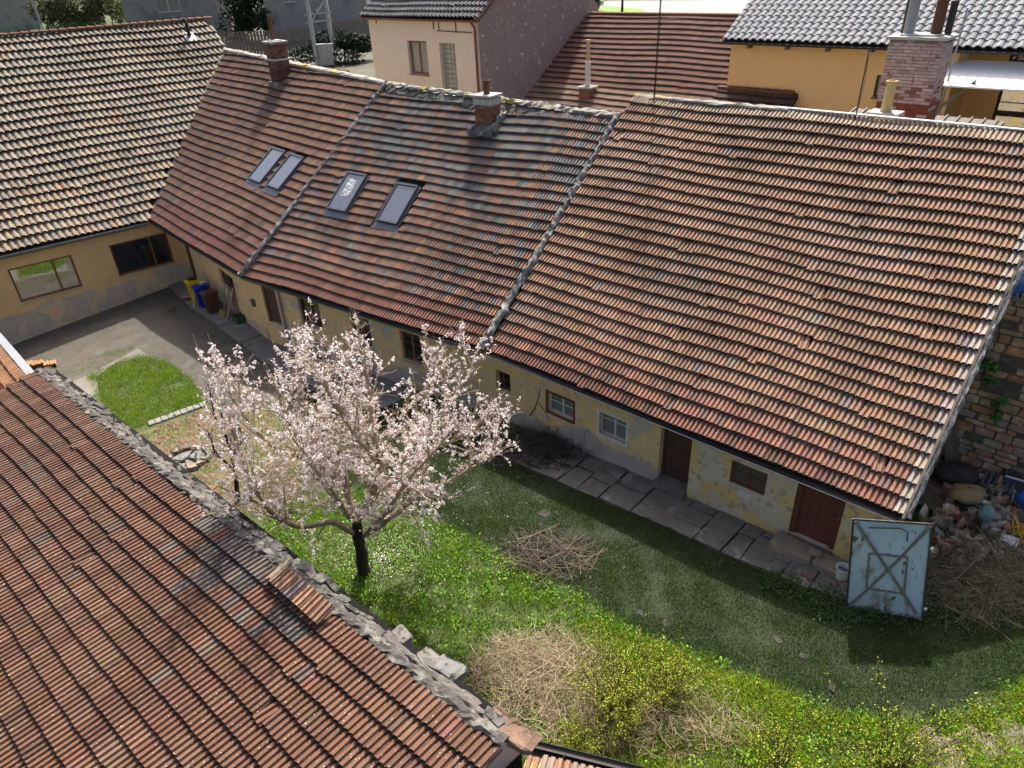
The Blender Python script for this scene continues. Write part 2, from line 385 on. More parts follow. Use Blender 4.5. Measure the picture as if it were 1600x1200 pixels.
# ------------------------------------------------------------------ walls, windows, doors
def wall(root, A, B, zb, zt, mat, openings=(), thick=.4, name='wall', zlow=None):
    """upright wall from A to B (left to right seen from outside); openings = (s0, s1, z0, z1)"""
    A = V3(A[0], A[1], 0); B = V3(B[0], B[1], 0); L = np.linalg.norm(B-A); t = (B-A)/L; n = np.cross(U, t)
    ss = sorted({0, L, *[o[0] for o in openings], *[o[1] for o in openings], *np.arange(0, L, .8)}); zs = sorted({zb, zt, *[o[2] for o in openings], *[o[3] for o in openings]})
    ss = [x for x in ss if 0 <= x <= L]; zs = [x for x in zs if zb <= x <= zt]
    mb = MB(); P = lambda s, z, d=0: A+t*s+U*z+n*d
    for i in range(len(ss)-1):
        for j in range(len(zs)-1):
            if ss[i+1]-ss[i] < 1e-6 or zs[j+1]-zs[j] < 1e-6: continue
            cs, cz = (ss[i]+ss[i+1])/2, (zs[j]+zs[j+1])/2
            if any(o[0] < cs < o[1] and o[2] < cz < o[3] for o in openings): continue
            mb.quad(P(ss[i], zs[j]), P(ss[i+1], zs[j]), P(ss[i+1], zs[j+1]), P(ss[i], zs[j+1]))
            mb.quad(P(ss[i+1], zs[j], thick), P(ss[i], zs[j], thick), P(ss[i], zs[j+1], thick), P(ss[i+1], zs[j+1], thick))
    mb.quad(P(0, zt), P(L, zt), P(L, zt, thick), P(0, zt, thick)); mb.quad(P(0, zb, thick), P(0, zb), P(0, zt), P(0, zt, thick)); mb.quad(P(L, zb), P(L, zb, thick), P(L, zt, thick), P(L, zt))
    for a, b, z0, z1 in openings:
        mb.quad(P(a, z0), P(a, z0, thick), P(a, z1, thick), P(a, z1)); mb.quad(P(b, z0, thick), P(b, z0), P(b, z1), P(b, z1, thick))
        mb.quad(P(a, z0, thick), P(a, z0), P(b, z0), P(b, z0, thick)); mb.quad(P(a, z1), P(a, z1, thick), P(b, z1, thick), P(b, z1))
    o = mb.build(name, mat, root); return o
class Face:
    """local frame of a facade"""
    def __init__(s, A, B):
        s.A = V3(A[0], A[1], 0); s.B = V3(B[0], B[1], 0); s.L = np.linalg.norm(s.B-s.A); s.t = (s.B-s.A)/s.L; s.n = np.cross(U, s.t)
    def px(s, u, v):
        P = PLN(u, v, s.A, s.n); return np.dot(P-s.A, s.t), P[2]
    def P(s, x, z, d=0): return s.A+s.t*x+U*z+s.n*d
def bars(mb, F, x0, x1, z0, z1, d, th, wd, vs=(), hs=()):
    """rectangular frame with inner bars at fractions vs, hs; d = depth behind the face"""
    b = lambda a0, a1, c0, c1: mb.box(F.P(a0, c0, d), F.t*(a1-a0), F.n*th, U*(c1-c0))
    b(x0, x0+wd, z0, z1); b(x1-wd, x1, z0, z1); b(x0+wd, x1-wd, z0, z0+wd); b(x0+wd, x1-wd, z1-wd, z1)
    for f in vs: c = x0+(x1-x0)*f; b(c-wd*.55, c+wd*.55, z0+wd, z1-wd)
    for f in hs: c = z0+(z1-z0)*f; b(x0+wd, x1-wd, c-wd*.22, c+wd*.22)
def window(root, F, x0, x1, z0, z1, rec, mat, pane='pane_dark', wd=.07, vs=(.5,), hs=(), sill=None, label=None, back=True):
    mb = MB(); bars(mb, F, x0, x1, z0, z1, rec, .06, wd, vs, ()); o = mb.build('window', MT[mat], root)
    cuts = [0, *vs, 1]
    for i in range(len(cuts)-1):
        a, b = x0+(x1-x0)*cuts[i]+wd*.55, x0+(x1-x0)*cuts[i+1]-wd*.55
        m = MB(); m.box(F.P(a, z0+wd, rec+.028), F.t*(b-a), F.n*.008, U*(z1-z0-2*wd)); m.build('pane', MT[pane], o)
        if hs:
            m = MB()
            for h in hs: m.box(F.P(a, z0+(z1-z0)*h-.015, rec+.012), F.t*(b-a), F.n*.014, U*.03)
            m.build('glazing_bar', MT[mat], o)
    if sill:
        m = MB(); m.box(F.P(x0-.04, z0-.045, -.05), F.t*(x1-x0+.08), F.n*(rec+.05), U*.04); m.build('sill', MT[sill], o)
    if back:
        m = MB(); m.box(F.P(x0-.1, z0-.1, .42), F.t*(x1-x0+.2), F.n*.02, U*(z1-z0+.2)); m.build('dark_backing', MT['dark_fabric'], o)  # dark sheet added behind the panes in place of an unlit room
    if label: o['label'] = label
    return o
def door(root, F, x0, x1, z0, z1, rec, mat, frame, nb=5, wd=.07, panels=False, label=None):
    mb = MB(); b = lambda a0, a1, c0, c1, d, th: mb.box(F.P(a0, c0, d), F.t*(a1-a0), F.n*th, U*(c1-c0))
    b(x0, x0+wd, z0, z1, rec-.05, .12); b(x1-wd, x1, z0, z1, rec-.05, .12); b(x0+wd, x1-wd, z1-wd, z1, rec-.05, .12)
    o = mb.build('door', MT[frame], root); w_ = (x1-x0-2*wd)/nb
    for i in range(nb):
        m = MB(); m.box(F.P(x0+wd+i*w_+.004, z0+.02, rec+(.004 if i % 2 else 0)), F.t*(w_-.008), F.n*.035, U*(z1-z0-wd-.02)); m.build('plank', MT[mat], o)
    if panels:
        for zc0, zc1 in panels:
            m = MB(); m.box(F.P(x0+wd+.06, z0+(z1-z0)*zc0, rec-.02), F.t*(x1-x0-2*wd-.12), F.n*.021, U*((z1-z0)*(zc1-zc0))); m.build('rail', MT[mat], o)
    m = MB(); m.tube([F.P(x1-wd-.12, z0+.95, rec-.06), F.P(x1-wd-.02, z0+.95, rec-.06), F.P(x1-wd-.02, z0+.95, rec+.01)], .012, 6); m.build('handle', MT['metal_dark'], o)
    m = MB(); m.box(F.P(x0, z0, rec+.045), F.t*(x1-x0), F.n*.02, U*(z1-z0)); m.build('backing', MT['dark_fabric'], o)
    if label: o['label'] = label
    return o
def gutter(root, A, B, mat, r=.06, name='gutter'):
    A, B = np.asarray(A, float), np.asarray(B, float); t = nrm(B-A); out = -np.cross(U, t); mb = MB(); n = 7
    for P in (A, B):
        for k in range(n):
            a = math.pi*k/(n-1); mb.v.append(tuple(P+out*(math.cos(a)*r)-U*math.sin(a)*r))
        for k in range(n):
            a = math.pi*k/(n-1); mb.v.append(tuple(P+out*(math.cos(a)*r*.9)-U*(math.sin(a)*r*.9)+U*.002))
    for k in range(n-1):
        mb.f.append((k, k+1, 2*n+k+1, 2*n+k)); mb.f.append((n+k+1, n+k, 3*n+k, 3*n+k+1)); mb.m += [0, 0]
    mb.f += [(0, 2*n, 3*n, n), (n-1, 2*n-1, 4*n-1, 3*n-1)]; mb.m += [0, 0]
    g = mb.build(name, MT[mat], root)
    L = np.linalg.norm(B-A); k = max(2, int(L/1.1))
    for i in range(k):
        P = A+t*(L*(i+.5)/k); m = MB(); m.tube([P+out*r*1.05+U*.01, P+out*r*.8-U*r*.75, P-U*r*1.06, P-out*r*1.1, P-out*(r+.06)+U*.05], .009, 4); m.build('bracket', MT['metal_dark'], g)
    return g
def chimney(root, c, t, n, w, d, z0, z1, seed, pal, cap='chimney_cap', bh=.072, bl=.26, mat='brick'):
    """brick chimney: core of mortar, single bricks on all four faces, cap slab"""
    rng = random.Random(seed); c = V3(c[0], c[1], 0); mb = MB(); mb.cbox(c+U*z0, t, n, w-.03, d-.03, z1-z0); core = mb.build('chimney', MT['mortar'], root)
    off = wloc(root); k = int((z1-z0)/bh); sh = {}
    for r in range(k):
        for fi, (a, b, wa, db) in enumerate(((t, n, w, d), (n, -t, d, w), (-t, -n, w, d), (-n, t, d, w))):
            nb = max(2, round(wa/bl)); L = wa/nb; x = -(L/2 if r % 2 else 0)
            while x < wa-1e-6:
                x0, x1 = max(0, x), min(wa, x+L); x += L
                if x1-x0 < .03: continue
                ln = round(x1-x0-.012, 3)
                if ln not in sh:
                    m = MB(); m.cur = (1, 1, 1); m.box((0, 0, 0), (ln, 0, 0), (0, .05, 0), (0, 0, bh-.012)); sh[ln] = m.mesh('brick', MT[mat])
                ob = bpy.data.objects.new('brick', sh[ln]); COL.objects.link(ob); ob.parent = core; ob.color = (*pal(r/k, rng), 1)
                p = c-a*wa/2+a*(x0+.006)-b*(db/2+rng.uniform(-.004, .006))+U*(z0+r*bh+.006)-off
                ob.matrix_basis = Matrix(((a[0], b[0], 0, p[0]), (a[1], b[1], 0, p[1]), (a[2], b[2], 1, p[2]), (0, 0, 0, 1)))
    if cap:
        m = MB(); m.cbox(c+U*z1, t, n, w+.14, d+.14, .07); m.cbox(c+U*(z1+.07), t, n, w*.7, d*.7, .04); m.build('chimney_cap', MT[cap], core)
    return core
def pipe(root, c, r, h, mat, name='flue_pipe', rim=True):
    mb = MB(); mb.lathe(c, [(r, 0), (r, h), (r*.86, h), (r*.86, h-.25), (0, h-.25)], 14)
    if rim: mb.lathe(np.asarray(c)+U*(h-.07), [(r*1.02, 0), (r*1.12, .01), (r*1.12, .06), (r*1.02, .07)], 14)
    return mb.build(name, MT[mat], root, smooth=False)
# ================================================================== THE GROUND
def wpoly(px): return [GG(u, v)[:2] for u, v in px]
SHADE_LAWN = wpoly([(560, 770), (640, 795), (700, 822), (760, 852), (800, 872), (860, 905), (930, 945), (1000, 990), (1100, 1025), (1200, 1065), (1300, 1108), (1400, 1126), (1480, 1115), (1530, 1090), (1600, 1062), (1640, 1040), (1640, 890), (1450, 900), (1320, 880), (1190, 850), (900, 740), (760, 690), (640, 640), (560, 620), (470, 600), (440, 640), (480, 700)])  # lawn patch whose shade is put into soil and blade colours
BRICKY = wpoly([(185, 690), (330, 636), (420, 640), (480, 700), (470, 760), (430, 800), (380, 800), (300, 760)])
LUSH2 = wpoly([(138, 590), (180, 565), (215, 556), (262, 566), (300, 596), (325, 630), (270, 650), (188, 676), (165, 655)])
def near_poly(x, y, poly):
    d = 1e9; n = len(poly)
    for i in range(n):
        a = np.asarray(poly[i]); b = np.asarray(poly[(i+1) % n]); ab = b-a; p = np.array([x, y])
        k = max(0, min(1, np.dot(p-a, ab)/np.dot(ab, ab))); d = min(d, np.hypot(*(p-a-ab*k)))
    return d if inside(x, y, poly) else -d
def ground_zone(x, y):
    """0 lush, 1 shade-coloured turf, 2 brown brick-strewn soil"""
    d = near_poly(x, y, SHADE_LAWN)+.05*math.sin(x*5+y*3)+.04*math.sin(x*11-y*7)
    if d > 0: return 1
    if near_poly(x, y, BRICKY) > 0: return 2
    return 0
mb = MB(); mb.cur = (1, 1, 1)
xs = np.concatenate([np.linspace(-700, -45, 14), np.arange(-40, -19, 1.0), np.arange(-19, 17, .25), np.arange(17, 40, 1.0), np.linspace(45, 700, 14)])
ys = np.concatenate([np.linspace(-200, -5, 8), np.arange(-3, 5, 1.0), np.arange(5, 24, .25), np.arange(24, 60, 1.0), np.linspace(62, 120, 12), np.linspace(140, 900, 12)])
ZC = {0: (.07, .10, .025), 1: (.022, .036, .010), 2: (.17, .125, .075)}  # zone one soil is darkened to carry the lawn shade
rg = random.Random(5)
for y in ys:
    for x in xs:
        mb.v.append((x, y, gz(x, y)))
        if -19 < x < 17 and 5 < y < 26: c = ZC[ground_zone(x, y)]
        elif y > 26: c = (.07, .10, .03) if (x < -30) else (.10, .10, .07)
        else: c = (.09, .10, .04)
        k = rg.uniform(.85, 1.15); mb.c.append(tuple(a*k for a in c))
nx = len(xs)
for j in range(len(ys)-1):
    for i in range(nx-1):
        a = j*nx+i; mb.f.append((a, a+1, a+nx+1, a+nx)); mb.m.append(0)
M_('soil', (1, 1, 1), (.62, .62, .60), sc=3.5, bump=.8, bs=20, tint=True, c3=(1.25, 1.2, 1.1), t3=(.55, .7), sc3=1.2)
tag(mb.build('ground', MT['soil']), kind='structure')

# concrete yard in the far corner and the walks along the houses
FL = None
yard = wpoly([(18, 545), (45, 590), (95, 600), (140, 590), (180, 565), (215, 556), (262, 566), (300, 596), (325, 630), (400, 640), (470, 600), (440, 560), (380, 520), (300, 436), (226, 452), (144, 484), (30, 536)])
yo = sheet('courtyard_concrete', yard, .012, MT['concrete_dark'], step=.6); tag(yo, kind='structure')
pale = wpoly([(96, 604), (135, 588), (215, 545), (232, 556), (180, 568), (150, 590), (160, 640), (185, 672), (172, 690), (120, 640)])
tag(sheet('concrete_patch', pale, .018, MT['concrete'], step=.6), kind='structure')
# ================================================================== THE OLD HOUSES
WT, LT = .222, .342                       # exposed tile width and length
l0, l1 = G(0, 397, ZE), G(228, 345, ZE)
TL_ = nrm(l1-l0); NL = np.cross(U, TL_)
RL = roof_plane(l0-TL_*4.5, l1, RAD(40))
FLf = Face(l0-TL_*4.5+NL*.4, l1+TL_*3+NL*.4)
kc = FLf.px(293, 410); KC = FLf.P(kc[0], 0)
FL = Face(FLf.A, KC)
pV = on_roof(RL, 352, 78); VV_ = rpt(RL, *pV)
n1 = nrm(np.cross(E1-E0, VV_-E0)); R1 = roof_plane(E0, E1, math.acos(abs(n1[2])))
R2 = roof_plane(E1, E2, RAD(38)); R3 = roof_plane(E2, E3, RAD(38.8))
W12 = E1+R1['nin']*.5; W23 = E2+N3*.45; W3E = E3+N3*.42-T3*.25
F1, F2, F3 = Face(KC, W12), Face(W12, W23), Face(W23, W3E)
ZB = -2.6
def back_walls(root, P, Q, zt_off=-.12, name='back_wall', mat='grey_plaster', zb=ZB, th=.3):
    P, Q = np.asarray(P, float), np.asarray(Q, float); t = nrm(V3(*(Q-P)[:2], 0)); n = np.cross(U, t); mb = MB(); o = V3(P[0], P[1], 0)
    L = np.hypot(*(Q-P)[:2]); a, b = P[2]+zt_off, Q[2]+zt_off
    c = [o+U*zb, o+t*L+U*zb, o+t*L+U*b, o+U*a]; d = [p+n*th for p in c]
    mb.quad(*c); mb.quad(*d[::-1]); mb.quad(c[3], c[2], d[2], d[3]); mb.quad(c[0], c[3], d[3], d[0]); mb.quad(c[1], d[1], d[2], c[2])
    return mb.build(name, MT[mat], root)
def gable(root, A, D, B=None, name='gable_wall', mat='grey_plaster', th=.3, side=1):
    """triangular-topped wall from the eave foot A to under the ridge D"""
    A, D = np.asarray(A, float), np.asarray(D, float); t = nrm(V3(*(D-A)[:2], 0)); n = np.cross(U, t)*side; mb = MB()
    c = [V3(A[0], A[1], ZB), V3(D[0], D[1], ZB), D-U*.25, A-U*.1]; d = [p+n*th for p in c]
    mb.quad(*c); mb.quad(*d[::-1])
    for i in range(4): mb.quad(c[i], d[i], d[(i+1) % 4], c[(i+1) % 4])
    return mb.build(name, MT[mat], root)
def skylight(root, rp, TL, TR, BL, BR, label, pane='pane_sky'):
    a, b, c, d = (on_roof(rp, *q) for q in (TL, TR, BL, BR))
    x0, x1, y0, y1 = (a[0]+c[0])/2, (b[0]+d[0])/2, (c[1]+d[1])/2, (a[1]+b[1])/2
    t, s, n = rp['t'], rp['s'], rp['n']; wd = .05; mb = MB()
    bx = lambda p0, p1, q0, q1, h0, h1, m=mb: m.box(rpt(rp, p0, q0, h0), t*(p1-p0), s*(q1-q0), n*(h1-h0))
    bx(x0, x0+wd, y0, y1, .0, .16); bx(x1-wd, x1, y0, y1, .0, .16); bx(x0+wd, x1-wd, y0, y0+wd, .0, .15); bx(x0+wd, x1-wd, y1-wd*1.6, y1, 0, .17)
    o = mb.build('skylight', MT['skylight_frame'], root); o['label'] = label
    m = MB(); bx(x0+wd, x1-wd, y0+wd, y1-wd*1.6, .10, .125, m); m.build('pane', MT[pane], o)
    m = MB(); m.box(rpt(rp, x0-.08, y0-.28, .045), t*(x1-x0+.16), s*.27, n*.02); bx(x0-.09, x0-.004, y0, y1, .04, .075, m); bx(x1+.004, x1+.09, y0, y1, .04, .075, m); m.build('flashing', MT['skylight_frame'], o)
    return o, (x0, y0-.05, x1, y1)
# ---------------- left house (pale roof) ----------------
hl = thing('courtyard_house', 'ochre house with pale beige tiled roof and two wide brown-framed windows at the concrete yard', 'house', (*FL.A[:2], gz(FL.A[0], FL.A[1])))
pr0, pr1, pe1 = on_roof(RL, 0, 64), on_roof(RL, 318, 25), on_roof(RL, 228, 345)
yr = (pr0[1]+pr1[1])/2
polyL = [(0, 0), (pe1[0]+.05, 0), (pV[0]+.1, pV[1]), (pr1[0], yr), (0, yr)]
def tintL(x, y, r):
    k = r.random(); m = math.sin(x*.7+1)*math.sin(y*.6+2)
    c = (.30, .25, .185) if k < .72 else (.235, .21, .17) if k < .88 else (.28, .20, .13) if k < .95 else (.25, .20, .16)
    if m > .45 and r.random() < .5: c = (.27, .24, .195)
    if y < 3.2 and r.random() < .25: c = (.34, .245, .16)
    return jit_col(c, r, .10, .03)
dl = tile_roof(hl, RL, polyL, .26, yr/23, tintL, MT['tile_red'], 'single', 300, 11, sag=.03, lift=.12)
zwt = ZE+.16
opL = []
for BL, BR, TLp in (((33, 472), (130, 448), (10, 418)), ((187, 432), (274, 410), (169, 379))):
    a = FL.px(*BL); b = FL.px(*BR); c = FL.px(*TLp); opL.append((a[0], b[0], (a[1]+b[1])/2, c[1]))
zm = (opL[0][2]+opL[1][2])/2; opL = [(o[0], o[1], zm, zm+1.52) for o in opL]
wall(hl, FL.A, FL.B, ZB, zwt, MT['left_plaster'], opL)
mb = MB(); rg = random.Random(3)            # bare rendered plinth, uneven upper edge, a little proud of the plaster
n = 60; xs_ = np.linspace(0, FL.L, n); tp = [zm-.22-.03*FL.L*0+.10*math.sin(x*1.3)+.06*math.sin(x*3.7)+rg.uniform(-.03, .03)-.35*max(0, (FL.L-2-x)/FL.L) for x in xs_]
for i in range(n-1):
    a, b = xs_[i], xs_[i+1]
    mb.quad(FL.P(a, ZB, -.035), FL.P(b, ZB, -.035), FL.P(b, tp[i+1], -.03), FL.P(a, tp[i], -.03)); mb.quad(FL.P(a, tp[i], -.03), FL.P(b, tp[i+1], -.03), FL.P(b, tp[i+1], .02), FL.P(a, tp[i], .02))
mb.build('plinth', MT['plinth'], hl)
for i, o in enumerate(opL):
    window(hl, FL, o[0], o[1], o[2], o[3], .09, 'wood_brown', 'pane_mirror' if i == 0 else 'pane_dark', wd=.085, vs=(.68,), sill='plinth', label=('wide window mirroring the sunlit lawn' if i == 0 else 'wide window with dark glass beside the corner door'))
ga, gb = rpt(RL, 0, -.08, -.04), rpt(RL, pe1[0], -.08, -.04)
gutter(hl, ga, gb, 'zinc', .065)
mb = MB(); tl = gb-ga
mb.box(rpt(RL, 0, -.02, -.05)-U*.2, tl, NL*.03, U*.16); mb.build('fascia_board', MT['wood_old'], hl)
back_walls(hl, rpt(RL, 0, yr), rpt(RL, pr1[0], yr))
mb = MB(); gp = [FL.B+NL*.2, rpt(RL, pV[0], pV[1], -.2), rpt(RL, pr1[0], yr, -.2)]
mb.quad(V3(*gp[1][:2], ZB), V3(*gp[2][:2], ZB), gp[2], gp[1]); mb.box(V3(*gp[1][:2], ZB), gp[2]*V3(1, 1, 0)-gp[1]*V3(1, 1, 0), -TL_*.2, U*(gp[1][2]-ZB-.1)); mb.build('gable_wall', MT['grey_plaster'], hl)
# ridge caps
cap = MB(); cr = .13
for k, x in enumerate(np.arange(.1, pr1[0], .42)):
    m = MB(); P = rpt(RL, x, yr, .03); Q = rpt(RL, x+.46, yr, .03); rr = []
    for pt, r in ((P, .15), (Q, .11)):
        for j in range(6):
            a = math.pi*j/5; m.v.append(tuple(pt+NL*math.cos(a)*r+U*(math.sin(a)*r)))
    for j in range(5): m.f.append((j, j+1, 6+j+1, 6+j)); m.m.append(0)
    m.f.append(tuple(range(5, -1, -1))); m.f.append(tuple(range(6, 12))); m.m += [0, 0]
    m.box(P-TL_*.03+U*.10, TL_*.05, NL*.04, U*.13); m.build('ridge_cap', MT['deck'] if False else MT['rust'], hl)
# short black vent near the ridge
p = on_roof(RL, 297, 60); mb = MB(); c = rpt(RL, *p, -.05); mb.tube([c, c+U*.75, c+U*1.0-TL_*.12], [.09, .085, .1], 10); mb.build('vent_pipe', MT['black_plastic'], hl)
mb = MB(); mb.box(rpt(RL, p[0]-.25, p[1]-.25, .06), RL['t']*.55, RL['s']*.6, RL['n']*.02); mb.build('vent_flashing', MT['zinc'], hl)

# ---------------- first row house (brown roof, narrow skylights) ----------------
hA = thing('row_house', 'ochre row house with dark brown roof and twin narrow skylights in the yard corner', 'house', (*KC[:2], gz(KC[0], KC[1])), 'terraced row houses')
e1 = np.array([np.dot(E1-E0, R1['t']), 0]); r12 = on_roof(R1, 605, 131); v1 = np.array([np.dot(VV_-E0, R1['t']), np.dot(VV_-E0, R1['s'])])
polyA = [(0, 0), tuple(e1), tuple(r12), tuple(v1)]
sA, hA1 = skylight(hA, R1, (430.6, 233), (452, 240), (389, 282), (408, 288), 'narrow skylight nearer the valley gutter, pale sky in the glass')
sB, hA2 = skylight(hA, R1, (460.6, 243.4), (481, 250), (416.6, 291), (436, 299), 'narrow skylight nearer the mortar seam, pale sky in the glass')
def tintA(x, y, r):
    k = r.random(); c = (.25, .145, .10) if k < .72 else (.205, .125, .092) if k < .92 else (.30, .16, .095)
    if y < 1.0: c = (.215, .105, .08)
    if x < 1.6+.25*y and r.random() < .4: c = (.19, .13, .11)
    return jit_col(c, r, .14, .04)
tile_roof(hA, R1, polyA, WT, float(r12[1]+v1[1])/2/25, tintA, MT['tile_red'], 'double', 300, 12, holes=[hA1, hA2], sag=.03)
mb = MB(); nA = nrm(np.cross(VV_-E0, U))
lumpy('valley_strip', E0+U*.03, VV_+U*.05, .34, .05, MT['mortar_pale'], hA, 4, step=.5, rough=.12)
opA = []
a, b = F1.px(297, 432), F1.px(317, 447); z0 = gz(*KC[:2])+.12; opA.append((.18, .18+.95, z0, z0+2.0))
a, b = F1.px(346, 440), F1.px(366, 447); zz = F1.px(350, 445)[1]; opA.append((a[0], max(a[0]+.7, b[0]), zz, zz+.75))
wall(hA, F1.A, F1.B, ZB, ZE+.16, MT['ochre'], opA)
o = opA[0]; door(hA, F1, *o, .12, 'door_brown', 'wood_brown', 4, label='brown door in the yard corner behind the bins')
o = opA[1]; window(hA, F1, *o, .1, 'wood_red', vs=(.5,), sill='white_paint')
gutter(hA, rpt(R1, .05, -.06, -.02), rpt(R1, e1[0], -.06, -.02), 'metal_dark', .06)
mb = MB(); mb.box(rpt(R1, 0, -.01, -.05)-U*.18, R1['t']*e1[0], R1['nin']*.03, U*.15); mb.build('fascia_board', MT['wood_brown'], hA)
back_walls(hA, rpt(R1, *v1), rpt(R1, *r12))
rA, rB = rpt(R1, *v1), rpt(R1, *r12)
lumpy('ridge_mortar', rA+U*.02, rB+U*.02, .34, .13, MT['lichen_cap'], hA, 7, step=.3, rough=.15)
cx = on_roof(R1, 440, 122); cp_ = rpt(R1, *cx); zt = CAM[2]+ray(438, 66)[2]*(cp_[1]/ray(438, 66)[1])
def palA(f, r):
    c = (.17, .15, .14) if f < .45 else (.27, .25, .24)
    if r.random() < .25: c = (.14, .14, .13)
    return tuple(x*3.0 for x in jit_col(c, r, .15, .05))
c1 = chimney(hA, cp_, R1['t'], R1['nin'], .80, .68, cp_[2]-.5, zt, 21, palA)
m = MB(); m.cbox(V3(*cp_[:2], cp_[2]+.78), R1['t'], R1['nin'], 1.0, .88, .08); m.build('corbel_slab', MT['chimney_cap'], c1)
pp = V3(*cp_[:2], zt+.06)-R1['t']*.12; pipe(hA, pp, .085, 1.05, 'rust')
m = MB(); m.cbox(V3(*cp_[:2], cp_[2]-.55), R1['t'], R1['nin'], .98, .95, .42); m.build('chimney_flashing', MT['mortar'], hA)

# ---------------- middle row house (patchy grey and orange roof) ----------------
hB = thing('row_house', 'middle row house with patchy grey and orange roof tiles, wide skylights and red brick chimney', 'house', (*W12[:2], gz(W12[0], W12[1])), 'terraced row houses')
e2 = np.array([np.dot(E2-E1, R2['t']), 0]); b12 = on_roof(R2, 605, 132); b23 = on_roof(R2, 968, 183)
polyB = [(0, 0), tuple(e2), tuple(b23), tuple(b12)]
sC, hB1 = skylight(hB, R2, (549.7, 270.6), (580.6, 278), (511, 327), (538.5, 334.4), 'wide skylight with a white reflection laid on the glass', 'pane_sky')
sD, hB2 = skylight(hB, R2, (627.5, 288.4), (660, 295), (588, 345.6), (619, 354), 'wide skylight of plain dark blue glass', 'pane_sky')
mb = MB(); rg = random.Random(8)                 # reflection on the glass put in as thin white strips
xc, yc = (hB1[0]+hB1[2])/2, (hB1[1]+hB1[3])/2+.15
for _ in range(120):
    x, y = rg.uniform(-.19, .19), rg.uniform(-.36, .36); a = rg.uniform(0, 3.14); L = rg.uniform(.05, .12)
    d = RT = R2['t']*math.cos(a)+R2['s']*math.sin(a); e = np.cross(R2['n'], d)
    mb.box(rpt(R2, xc+x, yc+y, .126), d*L, e*.016, R2['n']*(.002+.0001*_))
mb.build('glass_reflection', MT['cloth_white'], sC)
def tintB(x, y, r):
    X, Y = x/float(e2[0]), y/float(b12[1]); k = r.random()
    pg = .10+.75*smooth(.35, .8, Y)*smooth(.0, .5, X+.25) + .12*smooth(.5, .9, X)
    blot = math.sin(x*1.1+y*.7)*math.sin(y*1.4-x*.3)
    if k < pg*(.75+.4*blot): c = (.20, .19, .175) if r.random() < .6 else (.145, .135, .125)
    elif r.random() < .11: c = (.36, .19, .11)
    else: c = (.28, .165, .12) if r.random() < .6 else (.215, .14, .11)
    if y < .9: c = (.25, .125, .09)
    return jit_col(c, r, .13, .04)
tile_roof(hB, R2, polyB, WT, float(b12[1]+b23[1])/2/26, tintB, MT['tile_red'], 'double', 300, 13, holes=[hB1, hB2], sag=.045)
opB = []
a, b, c = F2.px(403, 496), F2.px(421, 504), F2.px(396, 442); opB.append((max(.15, a[0]), max(.15, a[0])+.85, a[1], a[1]+1.75))
a, b, c = F2.px(472, 501), F2.px(506, 518), F2.px(465, 469); zq = (a[1]+b[1])/2; opB.append((a[0], b[0], zq, zq+1.15))
x = opB[1][1]+1.6; opB.append((x, x+.9, zq-.1, zq+1.0)); opB.append((x+2.3, x+3.2, zq-.1, zq+1.0)); 
wall(hB, F2.A, F2.B, ZB, ZE+.16, MT['ochre'], opB)
door(hB, F2, *opB[0], .1, 'door_brown', 'wood_brown', 3, label='narrow brown door beside the white downpipe')
window(hB, F2, *opB[1], .1, 'wood_red', vs=(.5,), sill='plinth')
for o in opB[2:]: window(hB, F2, *o, .1, 'wood_brown', vs=(.5,), hs=(.6,), sill='plinth')
gutter(hB, rpt(R2, .05, -.06, -.02), rpt(R2, e2[0]-.05, -.06, -.02), 'metal_dark', .06)
mb = MB(); mb.box(rpt(R2, 0, -.01, -.05)-U*.18, R2['t']*e2[0], R2['nin']*.03, U*.15); mb.build('fascia_board', MT['wood_old'], hB)
rA, rB = rpt(R2, *b12), rpt(R2, *b23)
back_walls(hB, rA, rB)
lumpy('ridge_mortar', rA+U*.02, rB+U*.02, .36, .12, MT['mortar_pale'], hB, 9, step=.14)
lumpy('ridge_moss', rpt(R2, b12[0]+.2, b12[1]-.32, .03), rpt(R2, b23[0]-.1, b23[1]-.32, .03), .42, .07, MT['moss_cap'], hB, 10, step=.12, up=R2['n'], rough=.5)
lumpy('mortar_seam', rpt(R2, 0, -.05, .07), rpt(R2, *b12, .07), .19, .11, MT['mortar'], hB, 5, up=R2['n'])
lumpy('mortar_seam', rpt(R2, e2[0]-.02, -.05, .08), rpt(R2, b23[0], b23[1], .08), .24, .14, MT['mortar'], hB, 6, up=R2['n'])
cx = on_roof(R2, 763, 192); cp_ = rpt(R2, *cx); r_ = ray(765, 146); zt = CAM[2]+r_[2]*(cp_[1]/r_[1])
def palB(f, r): return tuple(x*3.0 for x in jit_col((.36, .33, .30) if r.random() < .75 else (.24, .22, .2), r, .15, .05))
c2 = chimney(hB, cp_, R2['t'], R2['nin'], .66, .60, cp_[2]-.5, zt-.32, 22, palB, None)
m = MB(); m.cbox(V3(*cp_[:2], zt-.32), R2['t'], R2['nin'], .72, .66, .20); m.cbox(V3(*cp_[:2], zt-.08), R2['t'], R2['nin'], .82, .74, .07); m.build('chimney_cap', MT['chimney_cap'], c2)
pipe(hB, V3(*cp_[:2], zt-.02), .11, .45, 'rust')
lumpy('chimney_flashing', V3(*(cp_-R2['t']*.5-R2['nin']*.4)[:2], cp_[2]-.25), V3(*(cp_+R2['t']*.5-R2['nin']*.4)[:2], cp_[2]-.25), .35, .28, MT['mortar'], hB, 31)
lumpy('chimney_flashing', V3(*(cp_+R2['t']*.45-R2['nin']*.4)[:2], cp_[2]-.22), V3(*(cp_+R2['t']*.45+R2['nin']*.45)[:2], cp_[2]+.35), .26, .2, MT['mortar'], hB, 32)
